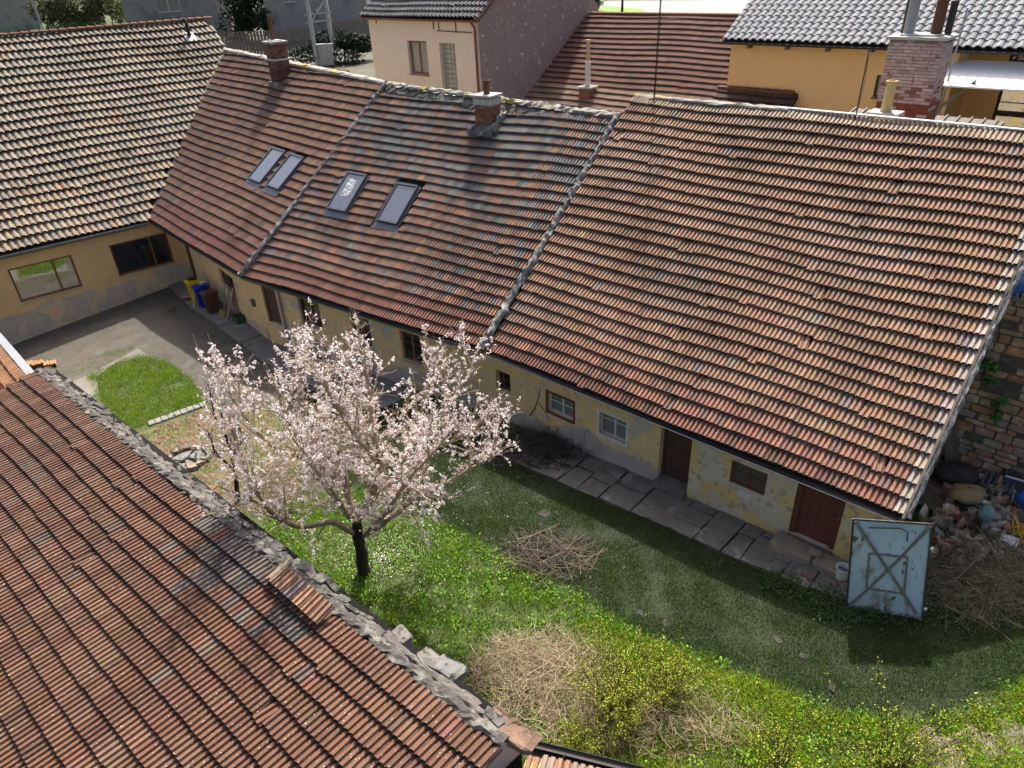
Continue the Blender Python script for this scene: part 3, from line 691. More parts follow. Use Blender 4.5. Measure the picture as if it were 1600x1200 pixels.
# white downpipe on the wall
P0 = F2.P(opB[0][1]+.18, 0, -.08); gp = gz(*P0[:2])
dp = MB(); dp.tube([F2.P(opB[0][1]+.12, ZE-.02, -.40), F2.P(opB[0][1]+.14, ZE-.2, -.12), V3(*P0[:2], ZE-.5), V3(*P0[:2], gp+.02)], .055, 10); dp.build('downpipe', MT['pvc'], hB)

# ---------------- right row house (large salmon roof) ----------------
hC = thing('row_house', 'long row house with large salmon tiled roof and peeling ochre wall beside the lawn', 'house', (*W23[:2], gz(W23[0], W23[1])), 'terraced row houses')
L3 = np.dot(E3-E2, R3['t']); yR = on_roof(R3, 1220, 172)[1]
polyC = [(.1, 0), (L3, 0), (L3, yR), (.1, yR)]
def tintC(x, y, r):
    k = r.random(); c = (.335, .20, .125) if k < .74 else (.30, .175, .11) if k < .93 else (.36, .23, .145) if k < .985 else (.25, .20, .17)
    m = math.sin(x*.9+.5)*math.sin(y*1.1+x*.2)
    if m > .55: c = tuple(a*.86+.04 for a in c)
    if y < 1.1: c = (.34, .175, .115) if k < .8 else (.22, .13, .10)
    if y < .36: c = (.26, .125, .085) if k < .7 else (.17, .09, .065)
    if y > yR-.5: c = (.44, .33, .24)
    if x > L3-.3: c = (.44, .37, .32)
    return jit_col(c, r, .11, .035)
tile_roof(hC, R3, polyC, WT, float(yR)/27, tintC, MT['tile_red'], 'double', 300, 14, sag=.05)
opC = {}
a, b = F3.px(1027, 745), F3.px(1074, 767); zd = (a[1]+b[1])/2; opC['d1'] = (a[0], b[0], zd, zd+1.95)
a, b = F3.px(1232, 832), F3.px(1303, 862); zd2 = (a[1]+b[1])/2+.06; opC['d2'] = (a[0], b[0], zd2, zd2+1.8)
for k_, BL, BR, TLp in (('wc', (1141, 751), (1196, 772), (1146, 716)), ('wb', (934, 677), (979, 697), (935.5, 640)), ('wa', (854.5, 643), (897, 661), (854, 610))):
    a, b, c = F3.px(*BL), F3.px(*BR), F3.px(*TLp); z_ = (a[1]+b[1])/2; opC[k_] = (a[0], b[0], z_, c[1])
x1 = opC['wa'][0]-1.4; opC['wz'] = (x1-.8, x1, opC['wa'][2], opC['wa'][3])
s_split = opC['d1'][1]+.02
lef = [o for o in opC.values() if o[1] < s_split+.01]; rig = [tuple((o[0]-s_split, o[1]-s_split, o[2], o[3])) for o in opC.values() if o[0] > s_split]
wall(hC, F3.A, F3.P(s_split, 0), ZB+1, ZE+.16, MT['ochre'], lef, name='wall')
wr = wall(hC, F3.P(s_split, 0, -.07), F3.P(F3.L, 0, -.07), ZB+1, ZE+.12, MT['grey_plaster'], rig, name='wall', thick=.45); wr['label'] = 'patched grey and ochre wall section between the two doors'
def bare_base(root, F, x0, x1, skips, seed, hb, ha, off=-.022):
    rng = random.Random(seed); n = int((x1-x0)/.09); X = np.linspace(x0, x1, n); ph = [rng.uniform(0, 6.28) for _ in range(3)]; m = MB()
    T_ = [gz(*F.P(x, 0)[:2])+hb+ha*(math.sin(x*1.1+ph[0])*.6+math.sin(x*2.9+ph[1])*.35+rng.uniform(-.25, .25)) for x in X]
    for i in range(n-1):
        a, b = X[i], X[i+1]
        if any(s0-.02 < (a+b)/2 < s1+.02 for s0, s1 in skips): continue
        m.quad(F.P(a, ZB, off), F.P(b, ZB, off), F.P(b, T_[i+1], off), F.P(a, T_[i], off)); m.quad(F.P(a, T_[i], off), F.P(b, T_[i+1], off), F.P(b, T_[i+1], .02), F.P(a, T_[i], .02))
    m.build('bare_render', MT['plinth'], root)
bare_base(hC, F3, .1, s_split-.05, [opC['d1'][:2]], 5, .55, .28)
bare_base(hB, F2, .1, F2.L-.1, [opB[0][:2]], 6, .6, .25)
bare_base(hA, F1, .1, F1.L-.1, [opA[0][:2]], 7, .5, .25)
m = MB(); o = opC['d1']; m.box(F3.P(o[0], o[2]-.14, -.25), F3.t*(o[1]-o[0]), F3.n*.62, U*.145); m.build('threshold', MT['slab'], hC)
door(hC, F3, *opC['d1'], .22, 'door_brown', 'door_brown', 4, wd=.06, panels=((.08, .13), (.45, .5)), label='dark brown panelled door with white tape across the top')
m = MB(); o = opC['d1']; m.box(F3.P(o[0]+.05, o[2]+1.62, .17), F3.t*(o[1]-o[0]-.1)-U*.02, F3.n*.004, U*.05); m.box(F3.P(o[0]+.15, o[2]+1.70, .165), F3.t*.5-U*.12, F3.n*.004, U*.035); m.build('tape_strip', MT['cloth_white'], hC)
F3b = Face(F3.P(0, 0, -.07), F3.P(F3.L, 0, -.07))
door(hC, F3b, *opC['d2'], .10, 'wood_red', 'wood_red', 4, wd=.12, label='red-brown plank door above the stone steps')
m = MB(); o = opC['d2']; m.box(F3b.P(o[0]+.02, o[2]-.12, -.06), F3b.t*(o[1]-o[0]-.04), F3b.n*.35, U*.118); m.build('threshold', MT['wood_old'], hC)
window(hC, F3b, *opC['wc'], .03, 'wood_red', 'pane_mid', wd=.06, vs=(.5,), hs=(.55,), sill=None, label='small red-framed double window near the plank door')
window(hC, F3, *opC['wb'], .14, 'white_paint', 'pane_pale', wd=.05, vs=(.5,), hs=(.62,), sill='white_paint', label='deep-set window with flaking white surround')
window(hC, F3, *opC['wa'], .14, 'white_paint', 'pane_pale', wd=.05, vs=(.5,), hs=(.5,), sill=None, label='window in a brown wooden surround')
window(hC, F3, *opC['wz'], .14, 'wood_red', 'pane_dark', wd=.05, vs=(.5,), hs=(.5,), sill=None)
for k_, mt, wd in (('wb', 'white_paint', .07), ('wa', 'wood_red', .06)):
    m = MB(); o = opC[k_]; bars(m, F3, o[0]-.03, o[1]+.03, o[2]-.03, o[3]+.03, -.012, .03, wd); m.build('window_surround', MT[mt], hC)
m = MB(); o = opC['wc']; m.box(F3b.P(o[0]+.25, o[2]-.28, -.015), F3b.t*.34, F3b.n*.03, U*.16); m.build('vent_grille', MT['white_paint'], hC)
gutter(hC, rpt(R3, .05, -.07, -.02), rpt(R3, L3-.05, -.07, -.02), 'metal_dark', .055)
m = MB(); m.box(rpt(R3, .05, -.015, -.06)-U*.16, R3['t']*(L3-.1), R3['nin']*.03, U*.14); m.build('fascia_board', MT['wood_red'], hC)
m = MB(); m.tube([rpt(R3, .05, -.14, -.015), rpt(R3, L3-.05, -.14, -.015)], .009, 5); m.build('gutter_lip', MT['white_paint'], hC)
rA, rB = rpt(R3, .1, yR), rpt(R3, L3-.15, yR)
back_walls(hC, rA, rB)
gable(hC, rpt(R3, L3-.3, .5), rpt(R3, L3-.3, yR), side=1)
gable(hC, rpt(R3, .15, 1.0), rpt(R3, .15, yR), side=-1)
lumpy('ridge_mortar', rA+U*.02, rpt(R3, 5.0, yR)+U*.02, .24, .08, MT['mortar_pale'], hC, 19, step=.2)
m = MB(); P = rpt(R3, 4.6, yR, .06); m.box(P+R3['nin']*.02, rB-rpt(R3, 4.6, yR), R3['nin']*.12, U*.03); m.build('ridge_flashing', MT['metal_white'], hC)
m = MB(); m.box(rpt(R3, L3-.02, -.05, -.10), R3['t']*.05, R3['s']*yR, R3['n']*.20); m.build('verge_board', MT['wood_old'], hC)
lumpy('verge_mortar', rpt(R3, L3+.06, .0, .04), rpt(R3, L3+.06, yR, .04), .12, .06, MT['mortar'], hC, 20, up=R3['n'])
# ================================================================== FOREGROUND BARN
ZT = 2.95*K
tA, tB = G(55, 580, ZT), G(782, 1168, ZT)
TB = nrm(tB-tA); NB = np.cross(U, TB); PB = RAD(12)
sB_ = NB*math.cos(PB)+U*math.sin(PB); nB_ = np.cross(TB, sB_)
Pc_ = PLN(-30, 1260, tA, nB_); LB = -np.dot(Pc_-tA, sB_)
RBn = roof_plane(tA-sB_*LB, tB-sB_*LB, PB); LenB = np.linalg.norm(tB-tA)
bn = thing('barn', 'stone barn with a low brick-red tiled roof below the blossoming tree', 'barn', (*tA[:2], gz(*tA[:2])))
polyN = [(0, 0), (LenB, 0), (LenB, LB), (0, LB)]
def tintN(x, y, r):
    k = r.random(); c = (.150, .076, .046) if k < .66 else (.13, .065, .040) if k < .85 else (.17, .092, .058) if k < .98 else (.14, .105, .08)
    q = proj(rpt(RBn, x, y)); 
    d = math.hypot((q[0]-345)/95, (q[1]-880)/75); d2 = math.hypot((q[0]-430)/55, (q[1]-960)/60)
    if min(d, d2) < 1 and r.random() < 1.15-min(d, d2): c = (.135, .115, .10) if r.random() < .55 else (.085, .07, .062)
    if q[0] < 230 and r.random() < .35: c = (.175, .10, .064)
    return jit_col(c, r, .13, .04)
tile_roof(bn, RBn, polyN, WT*1.02, LT*1.08, tintN, MT['tile_barn'], 'double', 300, 15, sag=.035, lift=.085)
Fb = Face(V3(*tB[:2], 0), V3(*tA[:2], 0))           # courtyard face
mb = MB(); zg = -2.2
mb.box(V3(*tA[:2], zg)+NB*.02, TB*LenB, NB*.40, U*(ZT-zg-.02)); wb_ = mb.build('wall', MT['stone_grey'], bn); 
mb = MB(); mb.box(V3(*tA[:2], -3.2)-sB_*(LB-.5)*V3(1, 1, 0), TB*LenB, NB*.3, U*(RBn['o'][2]+3.0)); mb.build('wall', MT['grey_plaster'], bn)
for x in (.1, LenB-.3):
    c = [tA+TB*x-sB_*(LB-.5)*V3(1, 1, 0), tA+TB*x]; mb = MB(); b_ = V3(*c[0][:2], -3.2); 
    P = [b_, V3(*c[1][:2], -3.2), c[1]-U*.15, c[0]-U*(LB-.5)*math.sin(PB)-U*.15]; Q = [p+TB*.25 for p in P]
    mb.quad(*P); mb.quad(*Q[::-1]); [mb.quad(P[i], Q[i], Q[(i+1) % 4], P[(i+1) % 4]) for i in range(4)]; mb.build('gable_wall', MT['grey_plaster'], bn)
lumpy('coping_mortar', tA+NB*.08+U*.01, tB+NB*.08+U*.01, .20, .06, MT['moss_cap'], bn, 41, step=.10, rough=.4)
lumpy('coping_ledge', tA+NB*.24-U*.03, tB+NB*.24-U*.03, .13, .04, MT['stone_pale'], bn, 42, step=.09, rough=.3)
rg = random.Random(77)
x = .2                                               # rubble along the wall head, stone by stone
while x < LenB-.2:
    f = x/LenB; w_ = rg.uniform(.16, .42); d_ = rg.uniform(.10, .2)
    big = rg.random() < .35
    m = MB(); m.cur = jit_col((.55, .53, .5), rg, .2, .03) if f > .55 or rg.random() < .4 else jit_col((.38, .36, .34), rg, .2, .04)
    m.rock(tA+TB*x+NB*(.28+rg.uniform(-.05, .06)+(.05 if big else 0))+U*(-.06), nrm(TB+NB*rg.uniform(-.3, .3)), NB, w_*(1.2 if big else .9), d_*(1.1 if big else .7), rg.uniform(.05, .09), rg)
    m.build('stone', MT['stone_grey'], wb_); x += w_*rg.uniform(.75, 1.3)
for u, v, w_, d_ in ((672, 1030, .5, .3), (700, 1042, .5, .32), (628, 990, .35, .25), (780, 1128, .45, .35), (812, 1150, .5, .35), (470, 885, .45, .3)):
    P = PLN(u, v, V3(0, 0, ZT-.02), U); m = MB(); m.cur = jit_col((.7, .7, .68) if v < 1100 else (.75, .5, .38), rg, .1, .03); m.rock(P-U*.1, nrm(TB+NB*rg.uniform(-.2, .2)), NB, w_, d_, .12, rg); m.build('stone', MT['stone_grey'], wb_)
# dislodged tiles lying on the upper row
lt = thing('loose_tile_pile', 'broken chunk of old roof tiles lying tilted at the barn roof edge', 'roof tiles', PLN(468, 915, tA, nB_))
me_t = tile_mesh(WT, LT*1.13, 'double', MT['tile_barn'])
for i in range(6):
    P = PLN(432+i*13.5, 893+i*11.5, tA+nB_*.16, nB_)-sB_*.1
    ob = bpy.data.objects.new('tile', me_t); COL.objects.link(ob); ob.parent = lt; ob.color = (*jit_col((.30, .17, .11) if i != 2 else (.16, .13, .12), rg, .15, .05), 1)
    tt = nrm(TB+nB_*rg.uniform(-.06, .06)); ss = nrm(sB_*.98+nB_*(-.05+.02*i)); nn = np.cross(tt, ss); p = P-np.array(lt.location)-ss*.12
    ob.matrix_basis = Matrix(((tt[0], ss[0], nn[0], p[0]), (tt[1], ss[1], nn[1], p[1]), (tt[2], ss[2], nn[2], p[2]), (0, 0, 0, 1)))
m = MB(); P = PLN(425, 905, tA+nB_*.2, nB_); m.tube([P-sB_*.02, P+sB_*.42+nB_*.02], [.075, .065], 8); m.build('ridge_tile', MT['brick'] if False else MT['sandstone'], lt)
m = MB(); P = PLN(462, 925, tA+nB_*.02, nB_); m.box(P-TB*.6-sB_*.15, TB*1.2, sB_*.12, nB_*.12); m.build('batten', MT['wood_old'], lt)
# lean-to at the lower edge of the picture
zs = 2.35*K
s0_, s1_ = G(826, 1164, zs), G(1060, 1222, zs); TS = nrm(s1_-s0_); NS = np.cross(U, TS)
rs = roof_plane(s0_-(NS*math.cos(.3)+U*math.sin(.3))*2.5, s1_-(NS*math.cos(.3)+U*math.sin(.3))*2.5, .3)
sh = thing('lean_to', 'small tiled lean-to roof joined to the barn corner by grey sheet flashing', 'shed', (*s0_[:2], gz(*s0_[:2])))
Ls = np.linalg.norm(s1_-s0_)
tile_roof(sh, rs, [(0, 0), (Ls, 0), (Ls, 2.5), (0, 2.5)], WT, LT, lambda x, y, r: jit_col((.36, .19, .12) if r.random() < .7 else (.30, .22, .18), r, .13, .04), MT['tile_barn'], 'double', 60, 16)
gutter(sh, s1_+NS*.05-U*.02, s0_+NS*.05-U*.02, 'metal_dark', .06)
m = MB(); m.box(V3(*s0_[:2], -2.2)-NS*.1, TS*Ls, -NS*.25, U*(zs+2.1)); m.build('wall', MT['grey_plaster'], sh)
m = MB(); q0, q1, q2, q3 = tB+U*.03, PLN(824, 1163, V3(0, 0, zs+.03), U), PLN(770, 1225, V3(0, 0, zs-.5), U), tB-sB_*1.3+U*.03
m.quad(q0, q1, q2, q3); m.quad(*[p-U*.03 for p in (q3, q2, q1, q0)]); m.quad(q0, q1, q1+U*.06+NB*.02, q0+U*.06+NB*.02); m.build('flashing', MT['zinc'], sh)
# shed roof beyond the barn's far end
z5 = 2.5*K
u0, u1 = G(-70, 455, z5), G(47, 594, z5); TU = nrm(u1-u0); NU = np.cross(U, TU); pu = .35; su = NU*math.cos(pu)+U*math.sin(pu)
ru = roof_plane(u0-su*3, u1-su*3, pu); LU = np.linalg.norm(u1-u0)
sd = thing('garden_shed', 'small shed roof of orange tiles with pale sheet edging behind the barn', 'shed', (*u1[:2], gz(*u1[:2])))
tile_roof(sd, ru, [(0, 0), (LU, 0), (LU, 3), (0, 3)], WT, LT, lambda x, y, r: jit_col((.42, .23, .12), r, .12, .04), MT['tile_red'], 'double', 120, 17)
m = MB(); m.box(u0+NU*.0+U*.03, u1-u0, NU*.22, U*.03); m.box(u0+NU*.2-U*.12, u1-u0, NU*.02, U*.15); m.build('edge_flashing', MT['zinc'], sd)
m = MB(); m.box(V3(*u0[:2], -3)-NU*.02, u1-u0, -NU*.2, U*(z5+2.9)); m.build('wall', MT['grey_plaster'], sd)
c = PLN(2, 622, u0+U*.0, np.cross(TU, su)); m = MB(); m.tube([V3(*c[:2], c[2]-.3), V3(*c[:2], c[2]+.75)], .14, 10); m.build('flue_pipe', MT['copper_pipe'], sd)

# ================================================================== HOUSES BEHIND
# cream house with the purple gable
YC = 36.0
pc = YP(746, 31, YC); tc = -nrm(np.array([T3[0]*.98, T3[1]*1.02, 0])); 
Fc = Face(pc-(-tc)*7.2, pc)                          # left to right seen from the yard
zce = pc[2]
hc = thing('cream_house', 'tall cream rendered house with a purple flaking gable and copper downpipe behind the row', 'house', (*pc[:2], gz(*pc[:2])))
zcb = 3.6
opc = []
for BL, BR, TLp in (((641, 115), (671, 119), (637, 63)), ((692, 139), (716, 141), (686, 67))):
    a, b, c = Fc.px(*BL), Fc.px(*BR), Fc.px(*TLp); opc.append((a[0], b[0], a[1], c[1]))
aL = Fc.px(573, 14)[0]
wall(hc, Fc.P(aL, 0), Fc.P(Fc.L, 0), zcb, zce, MT['cream'], [(o[0]-aL, o[1]-aL, o[2], o[3]) for o in opc], thick=.35)
window(hc, Fc, *opc[0], .16, 'wood_brown', 'pane_pale', wd=.10, vs=(.5,), sill='copper_pipe', label='brown-framed casement window in the cream wall')
o = opc[1]; m = MB(); bars(m, Fc, o[0], o[1], o[2], o[3], .2, .1, .03); gw = m.build('glass_block_window', MT['plinth'], hc)
ng, nz_ = 4, 9; dx, dz = (o[1]-o[0]-.08)/ng, (o[3]-o[2]-.08)/nz_
gm = MB(); gm.box((0, 0, 0), Fc.t*(dx-.02), Fc.n*.06, U*(dz-.02)); gme = gm.mesh('glass_block', MT['glass_block'])
for i in range(ng):
    for j in range(nz_):
        ob = bpy.data.objects.new('glass_block', gme); COL.objects.link(ob); ob.parent = gw; ob.location = tuple(Fc.P(o[0]+.04+i*dx+.01, o[2]+.04+j*dz+.01, .2)-wloc(gw))
m = MB(); m.box(Fc.P(o[0], o[2], .27), Fc.t*(o[1]-o[0]), Fc.n*.02, U*(o[3]-o[2])); m.build('backing', MT['plinth'], gw)
Fg = Face(pc, pc+Fc.n*9)                               # purple gable, faces right
m = MB(); rise = math.tan(RAD(36)); A_ = Fg.P(0, 0)
P = [V3(*Fg.P(0, 0)[:2], zcb), V3(*Fg.P(9, 0)[:2], zcb), V3(*Fg.P(9, 0)[:2], zce), V3(*Fg.P(4.5, 0)[:2], zce+4.5*rise), V3(*Fg.P(0, 0)[:2], zce)]
P = [p+Fc.t*.004 for p in P]
Q = [p-Fc.t*.3 for p in P]; m.tri(*P); m.tri(*Q[::-1]); m.build('gable_wall', MT['purple_plaster'], hc)
rc = roof_plane(Fc.P(aL-.35, zce+.06, -.3), Fc.P(Fc.L+.25, zce+.06, -.3), RAD(36)); Lc_ = Fc.L-aL+.6
tile_roof(hc, rc, [(0, 0), (Lc_, 0), (Lc_, 4), (0, 4)], .26, .36, lambda x, y, r: jit_col((.20, .19, .20), r, .12, .04), MT['tile_red'], 'single', 60, 18)
gutter(hc, rpt(rc, 0, -.07, -.03), rpt(rc, Lc_, -.07, -.03), 'copper_pipe', .08)
m = MB(); x = Fc.L-.12; m.tube([Fc.P(x, zce-.02, -.34), Fc.P(x, zce-.35, -.10), Fc.P(x, zcb, -.08)], .06, 8); m.build('downpipe', MT['copper_pipe'], hc)
m = MB(); m.box(rpt(rc, Lc_-.02, -.1, -.12), rc['t']*.05, rc['s']*4, rc['n']*.22); m.build('verge_board', MT['copper_pipe'], hc)
for u, v in ((587, 26), (677, 35), (712, 40)):
    a = Fc.px(u, v); m = MB(); m.box(Fc.P(a[0], a[1]-.3, -.04), Fc.t*.035, Fc.n*.04, U*.62); m.build('wall_anchor', MT['metal_dark'], hc)
a, b = Fc.px(683, 48), Fc.px(738, 54); m = MB(); m.tube([Fc.P(a[0]+.15, a[1]+.45, -.06), Fc.P(a[0]+.2, a[1]+.42, -.06), Fc.P(a[0]+.2, a[1], -.06)], .02, 5); m.tube([Fc.P(a[0], a[1], -.05), Fc.P(b[0], a[1]-.02, -.05)], .018, 5); m.build('wall_pipe', MT['metal_dark'], hc)
# red roof abutting the purple gable
pa, pb = PLN(919, 22, Fg.A, Fg.n), PLN(822, 150, Fg.A, Fg.n)
rvec = nrm(pa-pb); tR = nrm(V3(T3[0], T3[1], 0)); tR = nrm(tR); nin = np.cross(U, tR)
pr = math.atan2(rvec[2], np.dot(rvec, nin))
rr_ = roof_plane(pb-rvec*2.6, pb-rvec*2.6+tR*10, pr)
top = on_roof(rr_, 919, 22); rgt = on_roof(rr_, 1138, 40)
hr = thing('neighbour_house', 'low house with dark red tiled roof leaning on the purple gable', 'house', (*rr_['o'][:2], gz(*rr_['o'][:2])))
yr_ = top[1]; xr_ = max(rgt[0], on_roof(rr_, 1120, 150)[0])+.3
tile_roof(hr, rr_, [(top[0]-yr_*0-.3, 0), (xr_, 0), (xr_, yr_), (top[0]+.05, yr_)], .25, .36, lambda x, y, r: jit_col((.21, .105, .075) if y > 3.6 else (.33, .22, .15), r, .15, .05), MT['tile_red'], 'double', 300, 19)
P = rpt(rr_, 0, .2); m = MB(); m.box(V3(*P[:2], 2.5), tR*xr_, nin*.3, U*(P[2]-2.6)); m.build('wall', MT['grey_plaster'], hr)
back_walls(hr, rpt(rr_, top[0], yr_), rpt(rr_, xr_, yr_), zb=2.5)
for k, x in enumerate(np.arange(top[0]+.2, xr_-.2, .42)):
    m = MB(); P = rpt(rr_, x, yr_, .02); m.tube([P, P+tR*.44], [.12, .10], 7); m.build('ridge_cap', MT['brick'] if False else MT['rust'], hr)
q = on_roof(rr_, 918, 150); cp_ = rpt(rr_, *q); r_ = ray(919, 137); zt = CAM[2]+r_[2]*(cp_[1]/r_[1])
chimney(hr, cp_, tR, nin, .62, .55, cp_[2]-1.2, zt, 23, lambda f, r: tuple(x*3 for x in jit_col((.32, .30, .28), r, .15, .05)))
m = MB(); m.lathe(V3(*cp_[:2], zt+.1), [(.13, 0), (.13, 1.05), (.09, 1.06)], 12); m.build('flue_base', MT['white_paint'], hr); m = MB(); m.lathe(V3(*cp_[:2], zt+1.16), [(.09, 0), (.09, .75), (.11, .76), (.11, .9), (0, .92)], 12); m.build('flue_pipe', MT['clay_pot'], hr)
# orange house with the pale grey roof
po = PLN(1122, 152, rr_['o'], rr_['n'])+tR*.35; tO = nrm(V3(T3[0]*1.0, T3[1]*.97, 0))
Fo = Face(po, po+tO*22); zoe = Fo.px(1128, 66)[1]; zob = 3.2
ho = thing('orange_house', 'smooth orange house with pale grey tiled roof and covered terrace', 'house', (*po[:2], gz(*po[:2])))
xe = Fo.px(1470, 150)[0]
a, b, c = Fo.px(1363, 152), Fo.px(1392, 157), Fo.px(1368, 117); ow = (a[0], b[0], a[1], c[1])
wall(ho, Fo.P(0, 0), Fo.P(xe, 0), zob, zoe+.05, MT['orange'], [ow])
window(ho, Fo, *ow, .1, 'metal_dark', 'pane_pale', wd=.07, vs=(), sill='metal_dark')
Fo2 = Face(Fo.P(xe, 0, 2.4), Fo.P(22, 0, 2.4)); gd = Fo2.px(1548, 190)
wall(ho, Fo2.P(0, 0), Fo2.P(Fo2.L, 0), zob, zoe+.05, MT['orange'], [(gd[0], gd[0]+2.6, gd[1]-.4, gd[1]+2.3)])
window(ho, Fo2, gd[0], gd[0]+2.6, gd[1]-.4, gd[1]+2.3, .08, 'metal_dark', 'pane_mirror', wd=.09, vs=(.45,), hs=(.4, .7), label='tall dark-framed terrace door')
m = MB(); m.box(Fo.P(xe, zob), Fo.t*.25, Fo.n*2.4, U*(zoe-zob)); m.build('side_wall', MT['orange'], ho)
ro = roof_plane(Fo.P(-.25, zoe+.12, -.35), Fo.P(22, zoe+.12, -.35), RAD(30))
tile_roof(ho, ro, [(0, 0), (22, 0), (22, 8), (0, 8)], .30, .36, lambda x, y, r: jit_col((.27, .275, .285), r, .10, .015), MT['tile_white'], 'single', 300, 20, sag=.004, jit=.25, lift=.03)
gutter(ho, rpt(ro, 0, -.08, -.03), rpt(ro, 22, -.08, -.03), 'metal_dark', .08)
for i in range(7):
    m = MB(); m.box(Fo.P(.8+i*1.55, zoe-.16, -.32), Fo.t*.12, Fo.n*.32, U*.14); m.build('rafter_end', MT['wood_old'], ho)
c0 = Fo.px(1475, 128); c1 = Fo.px(1640, 145)
m = MB(); zca = zoe-.35; m.box(Fo.P(xe-.1, zca, .3), Fo.t*9, -Fo.n*2.0-U*.55, U*.05); m.build('terrace_canopy', MT['cloth_white'], ho)
m = MB(); m.box(Fo.P(xe+.15, zob, -1.5), Fo.t*.16, Fo.n*.16, U*(zca-zob-.5)); m.build('post', MT['wood_old'], ho)
m = MB(); m.box(Fo.P(xe+.3, zca-1.35, -1.5), Fo.t*.9+U*.9, Fo.n*.12, U*.14); m.build('brace', MT['wood_old'], ho)
m = MB(); m.tube([Fo.P(xe-.15, zoe, -.4), Fo.P(xe-.15, zoe-.5, -.4), Fo.P(xe+.12, zoe-1.0, -1.3), Fo.P(xe+.1, zob, -1.7)], .06, 8); m.build('downpipe', MT['zinc'], ho)
m = MB(); P = Fo.P(xe+1.5, zob, 1.2); m.box(Fo.P(xe+.9, c0[1]-1.6, .6), Fo.t*1.9, Fo.n*.8, U*.07)
for a_, b_ in ((.95, .65), (2.65, .65), (.95, 1.25), (2.65, 1.25)): m.box(Fo.P(xe+a_, zob, b_), Fo.t*.08, Fo.n*.08, U*(c0[1]-1.6-zob))
m.build('terrace_bench', MT['wood_old'], ho)
m = MB(); m.box(Fo.P(xe-.4, zob-.1, -2.2), Fo.t*10, Fo.n*4.6, U*.1); m.build('terrace_floor', MT['concrete'], ho)
# low dark tiled outbuilding under the orange wall and the brick chimney
xo0, xo1 = Fo.px(1124, 150)[0], Fo.px(1246, 160)[0]; zs_ = Fo.px(1200, 143)[1]
ob_ = thing('outbuilding', 'low outbuilding with dark mossy tiles tucked under the orange wall', 'shed', (*Fo.P(xo0, 0, -1)[:2], gz(*Fo.P(xo0, 0, -1)[:2])))
rq = roof_plane(Fo.P(xo0, zs_-1.1, -1.7), Fo.P(xo1, zs_-1.1, -1.7), RAD(34))
tile_roof(ob_, rq, [(0, 0), (xo1-xo0, 0), (xo1-xo0, 1.95), (0, 1.95)], .24, .33, lambda x, y, r: jit_col((.13, .075, .06), r, .2, .06), MT['tile_red'], 'double', 60, 24)
m = MB(); m.box(Fo.P(xo0, 2.8, -1.6), Fo.t*(xo1-xo0), Fo.n*.2, U*(zs_-1.2-2.8)); m.build('wall', MT['grey_plaster'], ob_)
for x in np.arange(xo0, xo1-.3, .4):
    m = MB(); P = Fo.P(x, zs_+.02, -.12); m.tube([P, P+Fo.t*.42], [.12, .10], 7); m.build('ridge_cap', MT['brick'], ob_) if False else m.build('ridge_cap', MT['rust'], ob_)
cb = PLN(1412, 186, rpt(R3, 9.5, yR)+N3*3.4, N3)
bh_ = thing('boiler_house', 'low dark sheet-roofed annex carrying a tall whitewashed brick chimney with metal flues', 'annex', (*cb[:2], gz(*cb[:2])))
r_ = ray(1428, 60); zt = CAM[2]+r_[2]*(cb[1]/r_[1])
def palW(f, r):
    if f < .52: c = (.22, .07, .045) if r.random() < .65 else (.45, .36, .34)
    elif f < .66: c = (.28, .13, .10) if r.random() < .3 else (.48, .40, .39)
    else: c = (.50, .43, .43) if r.random() < .85 else (.38, .32, .31)
    return tuple(x*2.1 for x in jit_col(c, r, .12, .03))
chimney(bh_, cb, T3, N3, 1.38, 1.0, cb[2]-1.2, zt, 25, palW, 'chimney_cap', bh=.085, bl=.30, mat='brick_white')
bz = V3(*cb[:2], zt+.08); pipe(bh_, bz-T3*.38, .14, 1.05, 'zinc'); pipe(bh_, bz+T3*.28+N3*.1, .14, 1.15, 'rust'); pipe(bh_, bz+T3*.52+N3*.3, .09, .8, 'metal_dark'); pipe(bh_, bz-T3*.55+N3*.35, .13, 1.5, 'metal_dark')
m = MB(); za = cb[2]-.25; P0 = cb-T3*2.0-N3*1.4; m.box(V3(*P0[:2], za-.5), T3*4.2, N3*3.2+U*.5, U*.1); m.build('roof', MT['wood_old'], bh_)
for i in range(13):
    m = MB(); m.box(V3(*P0[:2], za-.39)+T3*(.05+i*.33), T3*.05, N3*3.2+U*.5, U*.04); m.build('roof_batten', MT['metal_dark'], bh_)
m = MB(); m.box(V3(*(P0+N3*.2+T3*.1)[:2], 2.8), T3*4.0, N3*2.6, U*(za-.55-2.8)); m.build('wall', MT['grey_plaster'], bh_)
cpot = PLN(1383, 178, rpt(R3, 9.0, yR)+N3*1.3, N3); m = MB(); m.cbox(cpot-U*.9, T3, N3, .42, .42, .9); po_ = m.build('flue_stack', MT['mortar_pale'], bh_); m = MB(); m.cbox(cpot, T3, N3, .78, .6, .06); m.build('flue_slab', MT['chimney_cap'], bh_)
m = MB(); m.lathe(cpot+U*.06, [(.15, 0), (.13, .1), (.12, .68), (.145, .7), (.145, .76), (.1, .76), (.1, .5), (0, .5)], 14); m.build('clay_pot', MT['clay_pot'], bh_)

